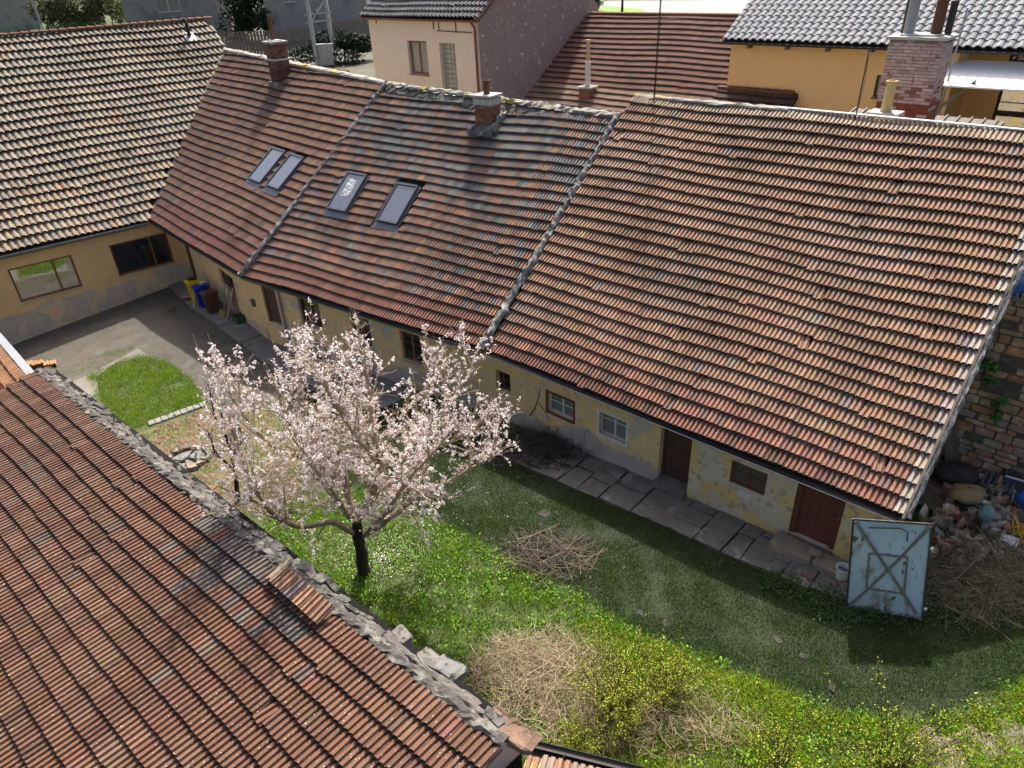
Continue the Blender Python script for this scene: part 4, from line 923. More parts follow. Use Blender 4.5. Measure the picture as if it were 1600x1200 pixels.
# TV masts on the ridge of the long roof
def mast(base, top, label, yagi, r=.022):
    t_ = thing('antenna_mast', label, 'antenna', base, None); m = MB(); m.tube([base-U*.3, base+(top-base)*.5, top], [r, r*.9, r*.7], 6); m.build('mast', MT['metal_dark'], t_)
    ax = nrm(top-base)
    for f, L, ln in yagi:
        c = base+(top-base)*f; m = MB(); d = nrm(T3*.8+N3*.6); m.tube([c-d*L*.5, c+d*L*.5], .010, 5); bo = m.build('boom', MT['metal_dark'], t_); e = np.cross(d, ax)
        m = MB()
        for i in range(9): p = c+d*L*(-.48+i*.12); m.tube([p-e*ln*.5, p+e*ln*.5], .005, 4)
        m.build('element', MT['metal_dark'], bo)
    m = MB(); m.tube([base+ax*.3+T3*.03, base+(top-base)*.5+T3*.05, base+(top-base)*.9+T3*.02], .006, 4); m.build('cable', MT['black_plastic'], t_)
b_ = rpt(R3, *on_roof(R3, 1021, 166)); b_[2] += .02; tt_ = YP(1036, -60, b_[1]); mast(b_, tt_, 'tall TV aerial mast at the seam end of the salmon roof', ((.42, .9, .5), (.62, 1.0, .45), (.8, 1.1, .5)))
b_ = rpt(R3, *on_roof(R3, 1337, 182)); tt_ = YP(1358, 78, b_[1]); mast(b_, tt_, 'short slanting aerial rod near the clay flue pot', ((.95, .35, .2),), .018)
b_ = Fo.P(xe-.2, 0, -1.9); b_ = YP(1468, 175, b_[1]); tt_ = YP(1512, 12, b_[1]); t_ = thing('conduit_pole', 'thin grey leaning pole in front of the terrace canopy', 'pole', V3(*b_[:2], gz(*b_[:2]))); m = MB(); m.tube([V3(*b_[:2], gz(*b_[:2])), b_, tt_], [.035, .035, .03], 7); m.build('pole', MT['zinc'], t_)
# ================================================================== STREET AND GARDENS BEHIND
def GB(u, v):
    z = 6.0
    for _ in range(10):
        P = G(u, v, z); z = gz(P[0], P[1])
    return V3(P[0], P[1], z)
def leaf_cloud(pts, size, cols, seed, name, parent, mat='leafy', flat=.0, k=1):
    rng = np.random.default_rng(seed); n = len(pts); pts = np.asarray(pts)
    a = rng.normal(size=(n, 3)); a[:, 2] += flat; a /= np.linalg.norm(a, axis=1)[:, None]
    b = np.cross(a, rng.normal(size=(n, 3))); b /= np.linalg.norm(b, axis=1)[:, None]; c = np.cross(a, b)
    s = size*rng.uniform(.6, 1.35, n)[:, None]
    V = np.stack([pts-b*s, pts+c*s*.5, pts+b*s, pts-c*s*.5], 1).reshape(-1, 3)
    C = np.asarray(cols)[rng.integers(0, len(cols), n)]*rng.uniform(.75, 1.25, (n, 1)); C = np.repeat(np.c_[C, np.ones(n)], 4, axis=0)
    off = wloc(parent) if parent else 0
    me = bpy.data.meshes.new(name); me.vertices.add(4*n); me.vertices.foreach_set('co', (V-off).ravel()); me.loops.add(4*n); me.loops.foreach_set('vertex_index', np.arange(4*n)); me.polygons.add(n); me.polygons.foreach_set('loop_start', np.arange(0, 4*n, 4))
    me.materials.append(MT[mat]); at = me.color_attributes.new('tint', 'FLOAT_COLOR', 'POINT'); at.data.foreach_set('color', C.ravel()); me.update(); me.validate()
    o = bpy.data.objects.new(name, me); COL.objects.link(o)
    if parent: o.parent = parent
    return o
def blob_pts(c, r, n, rng, lumps=9, hollow=.55):
    """points through an uneven crown volume"""
    c = np.asarray(c, float); r = np.asarray(r, float); L = [(rng.normal(size=3)*.45, rng.uniform(.4, .7)) for _ in range(lumps)]; out = []
    for i in range(n):
        l, q = L[rng.integers(lumps)]; d = rng.normal(size=3); d /= np.linalg.norm(d); out.append(c+(l+d*q*rng.uniform(hollow, 1))*r)
    return np.array(out)
nr_ = np.random.default_rng(4)
def shrub(name, label, cat, base, r, n, cols, size, seed, group=None, cone=False):
    t = thing(name, label, cat, base, group); rng = np.random.default_rng(seed); base = np.asarray(base, float)
    m = MB(); m.tube([base-U*.1, base+U*r[2]*1.0], [.09, .03], 6); m.build('trunk', MT['bark_dark'], t)
    if cone:
        z = rng.uniform(0, 1, n)**1.5; a = rng.uniform(0, 6.28, n); k = (1-z)*rng.uniform(.75, 1.05, n); p = np.stack([np.cos(a)*k*r[0], np.sin(a)*k*r[1], z*r[2]*2], 1)+base
    else: p = blob_pts(base+U*r[2]*.95, r, n, rng); p[:, 2] = np.maximum(p[:, 2], base[2]+.03)
    leaf_cloud(p, size, cols, seed, 'crown', t); return t
lawn = [GB(*q)[:2] for q in ((-30, 90), (-30, 30), (62, 28), (110, 60))]
tag(sheet('garden_lawn', lawn, .03, M_('lawn_far', (.14, .27, .03), (.11, .20, .03), sc=.6, bump=.3), step=2), kind='structure')
GRY = 'render_grey'
def far_block(name, label, uL, uR, vb, vt, mat, wins=(), d=6, dx=None, pane='pane_pale'):
    a, b = GB(uL, vb), GB(uR, vb); dm = max(a[1], b[1]); 
    b = YP(uR, vb, a[1]) if dx is None else YP(uR, vb, a[1]+dx); F = Face(a, b); z0 = min(gz(*a[:2]), gz(*b[:2]))-.4; z1 = F.px(uL+2, vt)[1]
    t = thing(name, label, 'house' if 'house' in name else 'wall', V3(*a[:2], z0))
    ops = []
    for (p, q, r, s_) in wins: x0, x1 = F.px(p, s_)[0], F.px(q, s_)[0]; ops.append((x0, x1, F.px(p, s_)[1], F.px(p, r)[1]))
    wall(t, F.P(0, 0), F.P(F.L, 0), z0, z1, MT[mat], ops, thick=.4)
    for o in ops: window(t, F, *o, .12, 'white_paint', pane, wd=.08, sill='plinth')
    m = MB(); m.box(F.P(0, z0, .42), F.t*.35, F.n*d, U*(z1-z0-.02)); m.box(F.P(F.L-.35, z0, .42), F.t*.35, F.n*d, U*(z1-z0-.02)); m.build('side_wall', MT[mat], t)
    m = MB(); m.box(F.P(-.3, z1, -.3), F.t*(F.L+.6), F.n*(d+.6)+U*1.2, U*.15); m.build('roof', MT['rust'], t)
    return t, F
far_block('street_house', 'grey rendered house across the street behind the boarded fence', 205, 366, 62, -60, GRY, ((246, 284, -30, 20), (342, 360, -20, 26)), dx=2)
far_block('street_house', 'brownish house wall behind the transformer posts', 424, 580, 66, -60, 'render_grey', ((442, 462, -30, 4),), dx=-1)
far_block('garden_shed', 'grey block shed beside the small green lawn', -30, 60, 22, -40, GRY, (), dx=4)
# hedge, bushes and conifers
OL = [(.10, .10, .035), (.13, .115, .05), (.07, .075, .03), (.16, .13, .07)]; DG = [(.02, .04, .015), (.03, .055, .02), (.015, .03, .012)]; YG = [(.25, .30, .02), (.18, .26, .03)]
for i, (u, v, r, n, cols, lab) in enumerate(((88, 52, (2.3, 1.6, 2.2), 5200, OL, 'rounded olive hedge bush beside the concrete pole'), (128, 50, (2.6, 1.7, 2.5), 5600, OL, 'widest olive hedge bush beyond the pale roof'), (168, 47, (1.9, 1.6, 2.2), 4200, OL, 'olive hedge bush next to a yellow-green shrub'), (186, 36, (1.3, 1.2, 2.0), 2400, YG, 'bright yellow-green shrub at the hedge end'), (394, 62, (2.6, 1.6, 2.8), 7000, DG, 'dark ivy mass in front of the grey street house'), (415, 62, (2.0, 1.5, 2.2), 4500, DG, 'dark evergreen bush beside the ivy mass'), (540, 98, (2.4, 1.6, 1.0), 4200, DG, 'low dark bush behind the grey transformer cabinet'))):
    shrub('bush', lab, 'bush', GB(u, v), r, n, cols, .13, 50+i, 'bushes across the street')
for i, (u, v, h, lab) in enumerate(((376, 62, 1.15, 'small clipped conifer cone in front of the dark ivy'), (475, 55, 1.2, 'small conifer cone beside the transformer posts'))):
    shrub('conifer', lab, 'conifer', GB(u, v), (.62, .62, h), 2600, [(.03, .075, .02), (.045, .095, .025)], .07, 70+i, 'garden conifers', True)
# boarded fence
def fence(name, label, pts, h, mat='wood_old', bw=.13, gap=.05):
    P = [GB(*q) for q in pts]; t = thing(name, label, 'fence', P[0]); k = 0; rng = random.Random(9)
    for a, b in zip(P, P[1:]):
        L = np.hypot(*(b-a)[:2]); d = (b-a)/L; n = nrm(np.cross(U, d)); x = 0
        m = MB(); m.box(a+U*h*.25+n*.03, (b-a), n*.05, U*.08); m.box(a+U*h*.8+n*.03, (b-a), n*.05, U*.08); m.build('rail', MT[mat], t)
        while x < L:
            m = MB(); m.box(a+d*x+U*.03, nrm(V3(d[0], d[1], 0))*bw, n*.025, U*(h+rng.uniform(-.03, .03))); m.build('board', MT[mat], t); x += bw+gap
    return t
fence('board_fence', 'weathered vertical board fence along the street', [(352, 88), (430, 86), (492, 80)], 1.75, bw=.2, gap=.08)
fence('board_fence', 'weathered board fence piece behind the transformer cabinet', [(526, 74), (576, 66)], 1.9, bw=.2, gap=.08)
a, b = GB(-20, 66), GB(196, 48); t = thing('net_fence', 'green mesh garden fence along the small lawn', 'fence', a); m = MB(); L = np.hypot(*(b-a)[:2]); d = (b-a)/L
for i in range(14): P = a+d*(L*i/13); m.tube([P, P+U*1.3], .03, 5)
m.build('post', MT['green_plastic'], t); m = MB()
for z in np.arange(.1, 1.3, .12): m.tube([a+U*z, b+U*z], .012, 3)
for x in np.arange(0, L, .25): m.tube([a+d*x, a+d*x+U*1.25], .010, 3)
m.build('mesh_panel', mk('net_green', (.02, .19, .06), bump=0), t)
# transformer posts with cabinet
p1, p2 = GB(497, 106), GB(524, 100); t = thing('transformer_post', 'pair of grey steel posts with crossbars, insulators and a grey cabinet', 'transformer', (p1+p2)/2)
for P in (p1, p2): m = MB(); m.box(P-V3(.12, .12, .3), (.24, 0, 0), (0, .24, 0), (0, 0, 7)); m.build('post', MT['zinc'], t)
m = MB()
for z in (2.9, 3.4, 4.3): m.box(p1-V3(.3, .18, -z), (p2-p1)+V3(.6, 0, 0), (0, .08, 0), (0, 0, .1))
m.tube([p1+U*2.9, p2+U*4.3], .04, 5); m.build('crossbar', MT['zinc'], t)
for i in range(6): m = MB(); m.lathe(p1+(p2-p1)*(i/5)+U*(4.4 if i % 2 else 3.5), [(.05, 0), (.09, .06), (.05, .12), (.09, .18), (.03, .26)], 8); m.build('insulator', MT['pane_pale'], t)
m = MB(); m.cbox((p1+p2)/2+V3(.15, -.35, .1), V3(1, 0, 0), V3(0, 1, 0), 1.05, .5, 1.35); cb_ = m.build('cabinet', MT['zinc'], t); m = MB(); m.cbox((p1+p2)/2+V3(.15, -.35, 1.45), V3(1, 0, 0), V3(0, 1, 0), 1.15, .6, .06); m.build('cabinet_roof', MT['zinc'], t)
# utility pole with wires
pb_ = GB(72, 60); t = thing('utility_pole', 'slender grey concrete pole with white foot beyond the pale roof', 'pole', pb_); m = MB(); m.tube([pb_, pb_+V3(-.2, 0, 8)], [.16, .11], 8); m.build('pole', MT['zinc'], t); m = MB(); m.tube([pb_-U*.05, pb_+U*1.3], .175, 8); m.build('painted_foot', MT['white_paint'], t)
m = MB(); e_ = GB(330, 60)+U*6.5
for i in range(4):
    s_ = pb_+V3(0, 0, 3.2+i*.28); e2_ = e_+U*(i*.2); m.tube([s_+(e2_-s_)*f-U*(4*f*(1-f)*.35) for f in np.linspace(0, 1, 14)], .014, 4)
m.build('wire', MT['metal_dark'], t)
# road, verge and tree at the top right
road = [GB(*q)[:2] for q in ((925, 12), (1160, 45), (1250, 30), (1250, -25), (900, -25))]
tag(sheet('road', road, .02, MT['road'], step=4), kind='structure')
vg = [GB(*q)[:2] for q in ((930, 16), (1010, 30), (1040, 32), (1000, 14), (945, 8))]
tag(sheet('grass_verge', vg, .04, MT['lawn_far'], step=2), kind='structure')
def bare_tree(base, h, label, seed):
    t = thing('bare_tree', label, 'tree', base); rng = random.Random(seed); m = MB(); base = np.asarray(base, float)
    def grow(p, d, L, r, k):
        q = p+d*L; m.tube([p, (p+q)/2+V3(*[rng.gauss(0, L*.05) for _ in range(3)]), q], [r, r*.8, r*.6], 5, cap=False)
        if k:
            for _ in range(3): grow(q, nrm(d+V3(*[rng.gauss(0, .55) for _ in range(3)])+U*.1), L*.68, r*.6, k-1)
    grow(base, U, h*.35, .16, 5); m.build('trunk', MT['bark_dark'], t)
    leaf_cloud(blob_pts(base+U*h*.75, (h*.3, h*.3, h*.3), 500, np.random.default_rng(seed)), .06, [(.15, .13, .05)], seed, 'crown', t)
bare_tree(GB(972, 26), 5, 'bare spreading tree on the grass verge by the road', 3)
shrub('bush', 'dark bush against the purple gable by the road', 'bush', GB(928, 18), (1.4, 1.4, 1.6), 2500, [(.04, .05, .02), (.06, .06, .03)], .12, 91, 'bushes across the street')

# ================================================================== YARD PAVING
rg = random.Random(31)
def slab_walk(name, outer, F, off, mat, nseg, split, seed, h=.07, jt=.035):
    """paving between an outer edge polyline and a facade; slabs are single pieces"""
    rng = random.Random(seed); O = [GG(*q) for q in outer]; cum = [0]
    for a, b in zip(O, O[1:]): cum.append(cum[-1]+np.hypot(*(b-a)[:2]))
    def at(s):
        for i in range(len(O)-1):
            if s <= cum[i+1]+1e-9: return O[i]+(O[i+1]-O[i])*((s-cum[i])/(cum[i+1]-cum[i]))
        return O[-1]
    def foot(P): x = np.dot(P-F.A, F.t); return F.P(x, 0, -off)
    base = sheet(name, [p[:2] for p in O]+[foot(p)[:2] for p in O[::-1]], .012, MT['dirt'] if 'dirt' in MT and False else MT['concrete_dark'], step=.6); tag(base, kind='structure')
    cuts = [cum[-1]*i/nseg+(rng.uniform(-.28, .28) if 0 < i < nseg else 0) for i in range(nseg+1)]
    split0 = split
    for i in range(nseg):
        split = split0 if split0 == 1 else rng.choice((1, 2, 2, 3)); a0, a1 = at(cuts[i]+.012), at(cuts[i+1]-.012); b0, b1 = foot(a0), foot(a1); fr = [0] + sorted((j+1)/split+rng.uniform(-.12, .12) for j in range(split-1)) + [1]
        for j in range(split):
            f0, f1 = fr[j]+(.012 if j else 0), fr[j+1]-(.012 if j < split-1 else 0); dz = rng.uniform(-.012, .012)
            c = [a0+(b0-a0)*f0, a1+(b1-a1)*f0, a1+(b1-a1)*f1, a0+(b0-a0)*f1]
            c = [V3(p[0]+rng.uniform(-jt, jt), p[1]+rng.uniform(-jt, jt), gz(p[0], p[1])+h+dz+rng.uniform(-.012, .012)) for p in c]
            m = MB(); lo = [p-U*(h+.05) for p in c]; ct = sum(c)/4; top_ = [p+(ct-p)*.012+U*.0 for p in c]
            m.tri(*top_)
            for q in range(4): m.quad(lo[q], lo[(q+1) % 4], c[(q+1) % 4]-U*.012, c[q]-U*.012); m.quad(c[q]-U*.012, c[(q+1) % 4]-U*.012, top_[(q+1) % 4], top_[q])
            m.build('slab', MT[mat], base)
    return base
slab_walk('pavement', [(775, 712), (830, 735), (905, 768), (960, 792), (1060, 832), (1110, 858), (1190, 893), (1260, 922), (1330, 945)], F3, .02, 'slab', 13, 2, 4)
slab_walk('concrete_walk', [(262, 448), (300, 482), (354, 520), (400, 558), (439, 588), (500, 612), (600, 640)], Face(F1.P(0, 0), F2.P(6, 0)), .0, 'concrete', 8, 1, 5, h=.09)
# kerb line and brick-strewn ground
kb = thing('kerb_stones', 'row of flat concrete kerb blocks edging the small grass plot', 'kerb', GG(235, 664)); a, b = GG(232, 664), GG(322, 632)
for i in range(9):
    m = MB(); P = a+(b-a)*(i+.5)/9; P[2] = gz(P[0], P[1])-.03; m.cur = (1, 1, 1); m.rock(P, nrm(b-a), nrm(np.cross(U, b-a)), np.linalg.norm(b-a)/9*.96, .3, .10, rg, .06); m.build('block', MT['stone_grey'], kb)
bk = sheet('brick_paving', BRICKY, .006, mk('brick_soil', (.17, .125, .08), (.11, .10, .05), sc=2.5, bump=.8, bs=18, c4=(.06, .09, .025), t4=(.56, .66), sc4=1.6), step=.6); tag(bk, kind='structure')
bmm = MB(); bmm.cur = (1, 1, 1); bmm.rock((0, 0, 0), V3(1, 0, 0), V3(0, 1, 0), .27, .13, .065, random.Random(2), .06); bme = bmm.mesh('brick', MT['brick'])
bx0, bx1, by0, by1 = min(p[0] for p in BRICKY), max(p[0] for p in BRICKY), min(p[1] for p in BRICKY), max(p[1] for p in BRICKY)
cnt = 0; dB = nrm(V3(T3[0], T3[1], 0)); oB = V3(bx0, by0, 0)
for j in range(-60, 80):
    for i in range(-60, 80):
        P = oB+dB*(i*.285+(j % 2)*.14)+N3*(j*.15); x, y = P[0]+rg.gauss(0, .012), P[1]+rg.gauss(0, .012)
        if not inside(x, y, BRICKY) or cnt >= 290: continue
        q = proj(V3(x, y, gz(x, y)))
        if rg.random() < (.45 if q[0] < 330 else .85): continue
        o = bpy.data.objects.new('brick', bme); COL.objects.link(o); o.parent = bk; cnt += 1
        o.location = (x, y, gz(x, y)-.045+rg.uniform(-.015, .012)); o.rotation_euler = (rg.gauss(0, .05), rg.gauss(0, .05), math.atan2(dB[1], dB[0])+rg.gauss(0, .07)); o.color = (*tuple(v*1.0 for v in jit_col((.72, .85, .9), rg, .25, .06)), 1)
# fire ring
fc = GG(293, 720); fr_ = thing('fire_ring', 'ring of broken stones around grey ashes near the barn wall', 'fire pit', fc)
m = MB(); m.lathe(fc+U*.0, [(.0, .06), (.25, .05), (.5, .02), (.55, -.03)], 18); m.build('ash', MT['ash'], fr_)
for i in range(13):
    a_ = 2*math.pi*i/13; m = MB(); m.cur = jit_col((1.1, 1.0, .9), rg, .25, .05); d_ = V3(math.cos(a_), math.sin(a_), 0); P = fc+d_*(.62+rg.uniform(-.06, .06)); P[2] = gz(P[0], P[1])-.05
    m.rock(P, nrm(np.cross(U, d_)+d_*rg.uniform(-.4, .4)), d_, rg.uniform(.2, .36), rg.uniform(.14, .24), rg.uniform(.14, .24), rg, .22); m.build('stone', MT['stone_grey' if rg.random() < .5 else 'stone'], fr_)
for i in range(6): m = MB(); a_ = rg.uniform(0, 6.28); P = fc+V3(rg.uniform(-.3, .3), rg.uniform(-.3, .3), .06); m.tube([P, P+V3(math.cos(a_), math.sin(a_), .15)*.35], .025, 5); m.build('charred_stick', MT['bark_dark'], fr_)
# small stones and clods on the dark lawn
for i, (u, v) in enumerate(((975, 885), (1075, 930), (1125, 880), (1215, 1000), (1255, 1025), (910, 862), (1040, 975), (1300, 1075), (870, 802), (1000, 958))):
    m = MB(); m.cur = jit_col((.26, .25, .23), rg, .2, .03); P = GG(u, v); m.rock(P-U*.045, nrm(V3(rg.uniform(-1, 1), 1, 0)), nrm(V3(1, -rg.uniform(-1, 1), 0)), rg.uniform(.12, .24), rg.uniform(.1, .18), .06, rg); tag(m.build('field_stone', MT['stone_grey']), ('flat grey stone half sunk in the dark worn lawn'), 'stone', 'flat stones in the worn lawn')  # this lawn's dark tone is shade put into its colours
# ================================================================== THINGS IN THE YARD
rg = random.Random(51)
def wheelie_bin(label, P, fwd, body, lid, h=.98, w=.52, d=.58):
    t = thing('wheelie_bin', label, 'bin', P, 'wheelie bins by the wall'); f = nrm(fwd); s = np.cross(U, f); m = MB(); P = np.asarray(P, float)
    lo = [P+s*a*w*.40+f*b*d*.38+U*.05 for a, b in ((-1, -1), (1, -1), (1, 1), (-1, 1))]; hi = [P+s*a*w*.5+f*b*d*.5+U*h for a, b in ((-1, -1), (1, -1), (1, 1), (-1, 1))]
    m.quad(*lo[::-1]); m.quad(*hi); [m.quad(lo[i], lo[(i+1) % 4], hi[(i+1) % 4], hi[i]) for i in range(4)]
    m.box(P-s*(w*.53)-f*d*.53+U*(h-.07), s*w*1.06, f*d*1.06, U*.07); m.box(P-s*.02+f*d*.42+U*.1, s*.04, f*.03, U*.6); m.build('body', MT[body], t)
    m = MB(); a = P-s*w*.55-f*d*.50+U*(h+.005); b = [a, a+s*w*1.1, a+s*w*1.1+f*d*1.1, a+f*d*1.1]; tp = [P+s*x*w*.42+f*y*d*.38+U*(h+.075) for x, y in ((-1, -1), (1, -1), (1, 1), (-1, 1))]
    m.quad(*b[::-1]); m.quad(*tp); [m.quad(b[i], b[(i+1) % 4], tp[(i+1) % 4], tp[i]) for i in range(4)]; m.build('lid', MT[lid], t)
    m = MB(); q = P-f*d*.62+U*(h-.02); m.tube([q+f*.07-s*w*.4, q-s*w*.4, q+s*w*.4, q+f*.07+s*w*.4], .016, 6); m.build('handle', MT[lid], t)
    for k in (-1, 1):
        c = P-f*d*.36+s*k*w*.5+U*.09; m = MB(); m.tube([c-s*.025, c+s*.025], .09, 12); m.build('wheel', MT['black_plastic'], t)
    return t
n1_ = -F1.n
wheelie_bin('yellow wheelie bin with a black bag on its lid', GG(310, 470), n1_, 'yellow_plastic', 'yellow_plastic')
wheelie_bin('blue wheelie bin squeezed between the yellow and brown ones', GG(322, 479), n1_, 'blue_plastic', 'blue_plastic')
wheelie_bin('brown wheelie bin standing at the row end beside planks', GG(335, 489), n1_, 'brown_plastic', 'brown_plastic')
def soft(name, c, r, mat, label, cat, seed, par=None, n=9, fl=.75):
    """lumpy bag-like body"""
    rng = random.Random(seed); m = MB(); k = 7
    for i in range(k):
        th = math.pi*i/(k-1)
        for j in range(n):
            a = 2*math.pi*j/n; q = 1+rng.uniform(-.2, .2); m.v.append(tuple(np.asarray(c)+V3(math.sin(th)*math.cos(a)*r[0]*q, math.sin(th)*math.sin(a)*r[1]*q, (1-math.cos(th))*r[2]*(1+rng.uniform(-.1, .1)))))
    for i in range(k-1):
        for j in range(n): m.f.append((i*n+j, i*n+(j+1) % n, (i+1)*n+(j+1) % n, (i+1)*n+j)); m.m.append(0)
    o = m.build(name, MT[mat], par, smooth=True)
    if not par: tag(o, label, cat)
    return o
yb = GG(310, 470); soft('refuse_bag', yb+U*1.05, (.22, .18, .05), 'black_plastic', 'black bag lying on the yellow bin lid', 'bag', 1)
bb = GG(322, 479); m = MB(); m.lathe(bb-n1_*.08+U*1.06, [(.02, .0), (.10, .01), (.15, .10), (.14, .10), (.09, .02), (0, .015)], 14); tag(m.build('bowl', MT['white_plastic']), 'white bowl on the blue bin lid', 'bowl')
P = GG(303, 483); m = MB(); m.tube([P, P+V3(.15, .25, 1.0)], .018, 6); t = thing('broom', 'pale broom stick leaning on the yellow bin', 'broom', P); m.build('stick', MT['white_paint'], t); m = MB(); m.box(P-V3(.12, .03, -.0), (.24, .06, 0), (-.02, .05, 0), (0, 0, .09)); m.build('brush', MT['pink_cloth'], t)
P = GG(295, 470); t = thing('cushion_pile', 'pale pink cushion on dark red cloth beside the yellow bin', 'cushions', P); soft('cloth', P, (.26, .2, .1), 'wood_red', '', '', 4, t); soft('cushion', P+U*.18, (.27, .2, .05), 'pink_cloth', '', '', 5, t)
t = thing('plank_bundle', 'old sticks and planks leaning on the wall behind the green crate', 'planks', GG(352, 500))
for i in range(7):
    a = GG(344+rg.uniform(0, 26), 494+rg.uniform(0, 10)); x, z = np.dot(a-F1.A, F1.t)+rg.uniform(-.4, .5), 0; b = F1.P(x, gz(*a[:2])+rg.uniform(1.0, 1.7), -.05); m = MB()
    if i < 4: m.tube([a, (a+b)/2+V3(0, 0, .03), b], .02, 6)
    else: d_ = b-a; m.box(a, d_, F1.t*.12, -F1.n*.025)
    m.build('plank', MT['wood_old' if i % 3 else 'bark_pale'], t)
soft('sack', GG(352, 497), (.2, .17, .22), 'sack', 'crumpled pale sack at the foot of the planks', 'sack', 6)
P = GG(376, 505); t = thing('crate', 'green plastic crate on the concrete walk by the downpipe', 'crate', P, None); f = F1.t; s = F1.n; m = MB(); w_, d_, h_ = .56, .38, .28; P = P+U*.095
m.box(P-f*w_/2-s*d_/2, f*w_, s*d_, U*.02)
for k in range(4):
    zz_ = .02+k*.068
    for o_, v_, th_ in ((-f*w_/2-s*d_/2, f*w_, s*.02), (-f*w_/2+s*(d_/2-.02), f*w_, s*.02), (-f*w_/2-s*(d_/2-.02), s*(d_-.04), f*.02), (f*(w_/2-.02)-s*(d_/2-.02), s*(d_-.04), f*.02)): m.box(P+o_+U*zz_, v_, th_, U*.05)
for a, b in ((-1, -1), (1, -1), (1, 1), (-1, 1)): m.cbox(P+f*a*(w_/2-.025)+s*b*(d_/2-.025), f, s, .052, .052, h_)
m.build('crate_body', MT['green_plastic'], t); m = MB(); m.box(P-f*(w_/2-.04)-s*(d_/2-.04)+U*.02, f*(w_-.08), s*(d_-.08), U*.12); m.build('soil_fill', MT['dark_fabric'], t)
P = GG(390, 500)+U*.09; m = MB(); m.lathe(P, [(0, 0), (.09, .02), (.12, .12), (.09, .22), (0, .24)], 12); tag(m.build('ball', MT['white_plastic'], smooth=True), 'white ball between the green crate and the door', 'ball')
P = F1.P(F1.L-1.0, F1.px(384, 462)[1], -.05); t = thing('tap_box', 'dark teal tap box hung on the ochre wall above the crate', 'tap', P); m = MB(); m.cbox(P-U*.12, F1.t, F1.n, .24, .1, .26); m.build('box', MT['teal_bag'] if False else MT['grey_plastic'], t)
# iron railing leaning under the tree
P = GG(528, 590); t = thing('iron_grate', 'pale iron bar grate leaning on the ochre wall behind the blossom', 'grate', P); d_ = F2.t
for i in range(9): m = MB(); m.tube([P+d_*(i*.12-.5), P+d_*(i*.12-.5)+U*.85+F2.n*.2], .012, 5); m.build('bar', MT['white_paint'], t)
for z in (.05, .8): m = MB(); m.tube([P-d_*.52+U*z+F2.n*z*.235, P+d_*.5+U*z+F2.n*z*.235], .016, 5); m.build('rail', MT['white_paint'], t)
# thin post on the lawn edge by the wall
P = GG(912, 716); m = MB(); m.tube([P, P+V3(0, 0, .95)], .02, 6); m.tube([P+U*.95, P+V3(.12, 0, 1.0)], .015, 5); tag(m.build('water_post', MT['zinc']), 'thin grey standpipe beside the brushwood', 'standpipe')
# stone steps before the plank door
P0 = F3b.P(opC['d2'][0]+.0, 0, -.42); zg_ = gz(*P0[:2]); st = thing('stone_steps', 'worn sandstone step blocks below the red-brown plank door', 'steps', V3(*P0[:2], zg_))
m = MB(); m.rock(F3b.P(opC['d2'][0]+.28, zg_+.05, -.32), F3b.t, F3b.n, .95, .52, .24, rg, .05); m.build('step', MT['sandstone'], st)
m = MB(); m.rock(F3b.P(opC['d2'][0]+1.12, zg_+.05, -.30), F3b.t, F3b.n, .72, .48, .22, rg, .05); m.build('step', MT['sandstone'], st)
m = MB(); m.rock(F3b.P(opC['d2'][0]+.75, zg_+.28, -.28), nrm(F3b.t+F3b.n*.15), F3b.n, .30, .20, .09, rg, .06); m.build('loose_stone', MT['sandstone'], st)
m = MB(); m.cur = (1, .9, .85); m.rock(GG(1262, 905)+U*.075, F3b.t, F3b.n, .18, .10, .03, rg, .2); tag(m.build('brick_shard', MT['brick']), 'red brick shard on the pavement below the steps', 'brick')
# bucket
P = GG(1313, 906)+U*.08; t = thing('bucket', 'white plastic bucket beside the blue sheet gate', 'bucket', P); m = MB(); m.lathe(P, [(0, .01), (.115, 0), (.145, .27), (.155, .27), (.155, .30), (.138, .30), (.11, .03), (0, .03)], 18); m.build('body', MT['white_plastic'], t, smooth=False)
m = MB(); m.tube([P+V3(math.cos(a)*.155, math.sin(a)*.155*.3-.12*math.sin(a), .28-.10*math.sin(a)) for a in np.linspace(0, math.pi, 9)], .005, 5); m.build('handle', MT['metal_dark'], t)
m = MB(); m.lathe(P, [(0, .18), (.12, .18), (.12, .185)], 14); m.build('contents', MT['ash'], t)
# blue sheet gate leaning on the house corner
g0, g1 = GG(1322, 949), GG(1440, 970); gw_ = np.hypot(*(g1-g0)[:2]); gt = nrm(g1-g0); 
def ontop(u, v, P, z):                                  # point on the ray at a given height
    return G(u, v, z)
zt0 = None; best = None
for zz_ in np.arange(1.2, 2.3, .02):
    a_, b_ = G(1333, 812, zz_), G(1456, 820, zz_); L = np.linalg.norm(b_-a_); e = abs(np.dot((a_+b_)/2-(g0+g1)/2, nrm(np.cross(U, gt)))-.34)
    if best is None or e < best[0]: best = (e, zz_, a_, b_)
_, zz_, g3, g2 = best
gt_ = thing('sheet_gate', 'pale blue sheet metal gate with cross bracing leaning at the house corner', 'gate', (g0+g1)/2)
upv = ((g3+g2)/2-(g0+g1)/2); gn = nrm(np.cross(gt, upv)); 
if gn[1] > 0: gn = -gn
def gp_(a, b, h=0): return (g0*(1-a)+g1*a)*(1-b)+(g3*(1-a)+g2*a)*b+gn*h+U*.02
m = MB(); i0, i1 = (.27, .27), (.73, .73)
O = [gp_(0, 0, 0), gp_(1, 0, 0), gp_(1, 1, 0), gp_(0, 1, 0)]; I = [gp_(.24, .27, .05), gp_(.73, .27, .05), gp_(.73, .66, .05), gp_(.24, .66, .05)]
for i in range(4): m.quad(O[i], O[(i+1) % 4], I[(i+1) % 4], I[i])
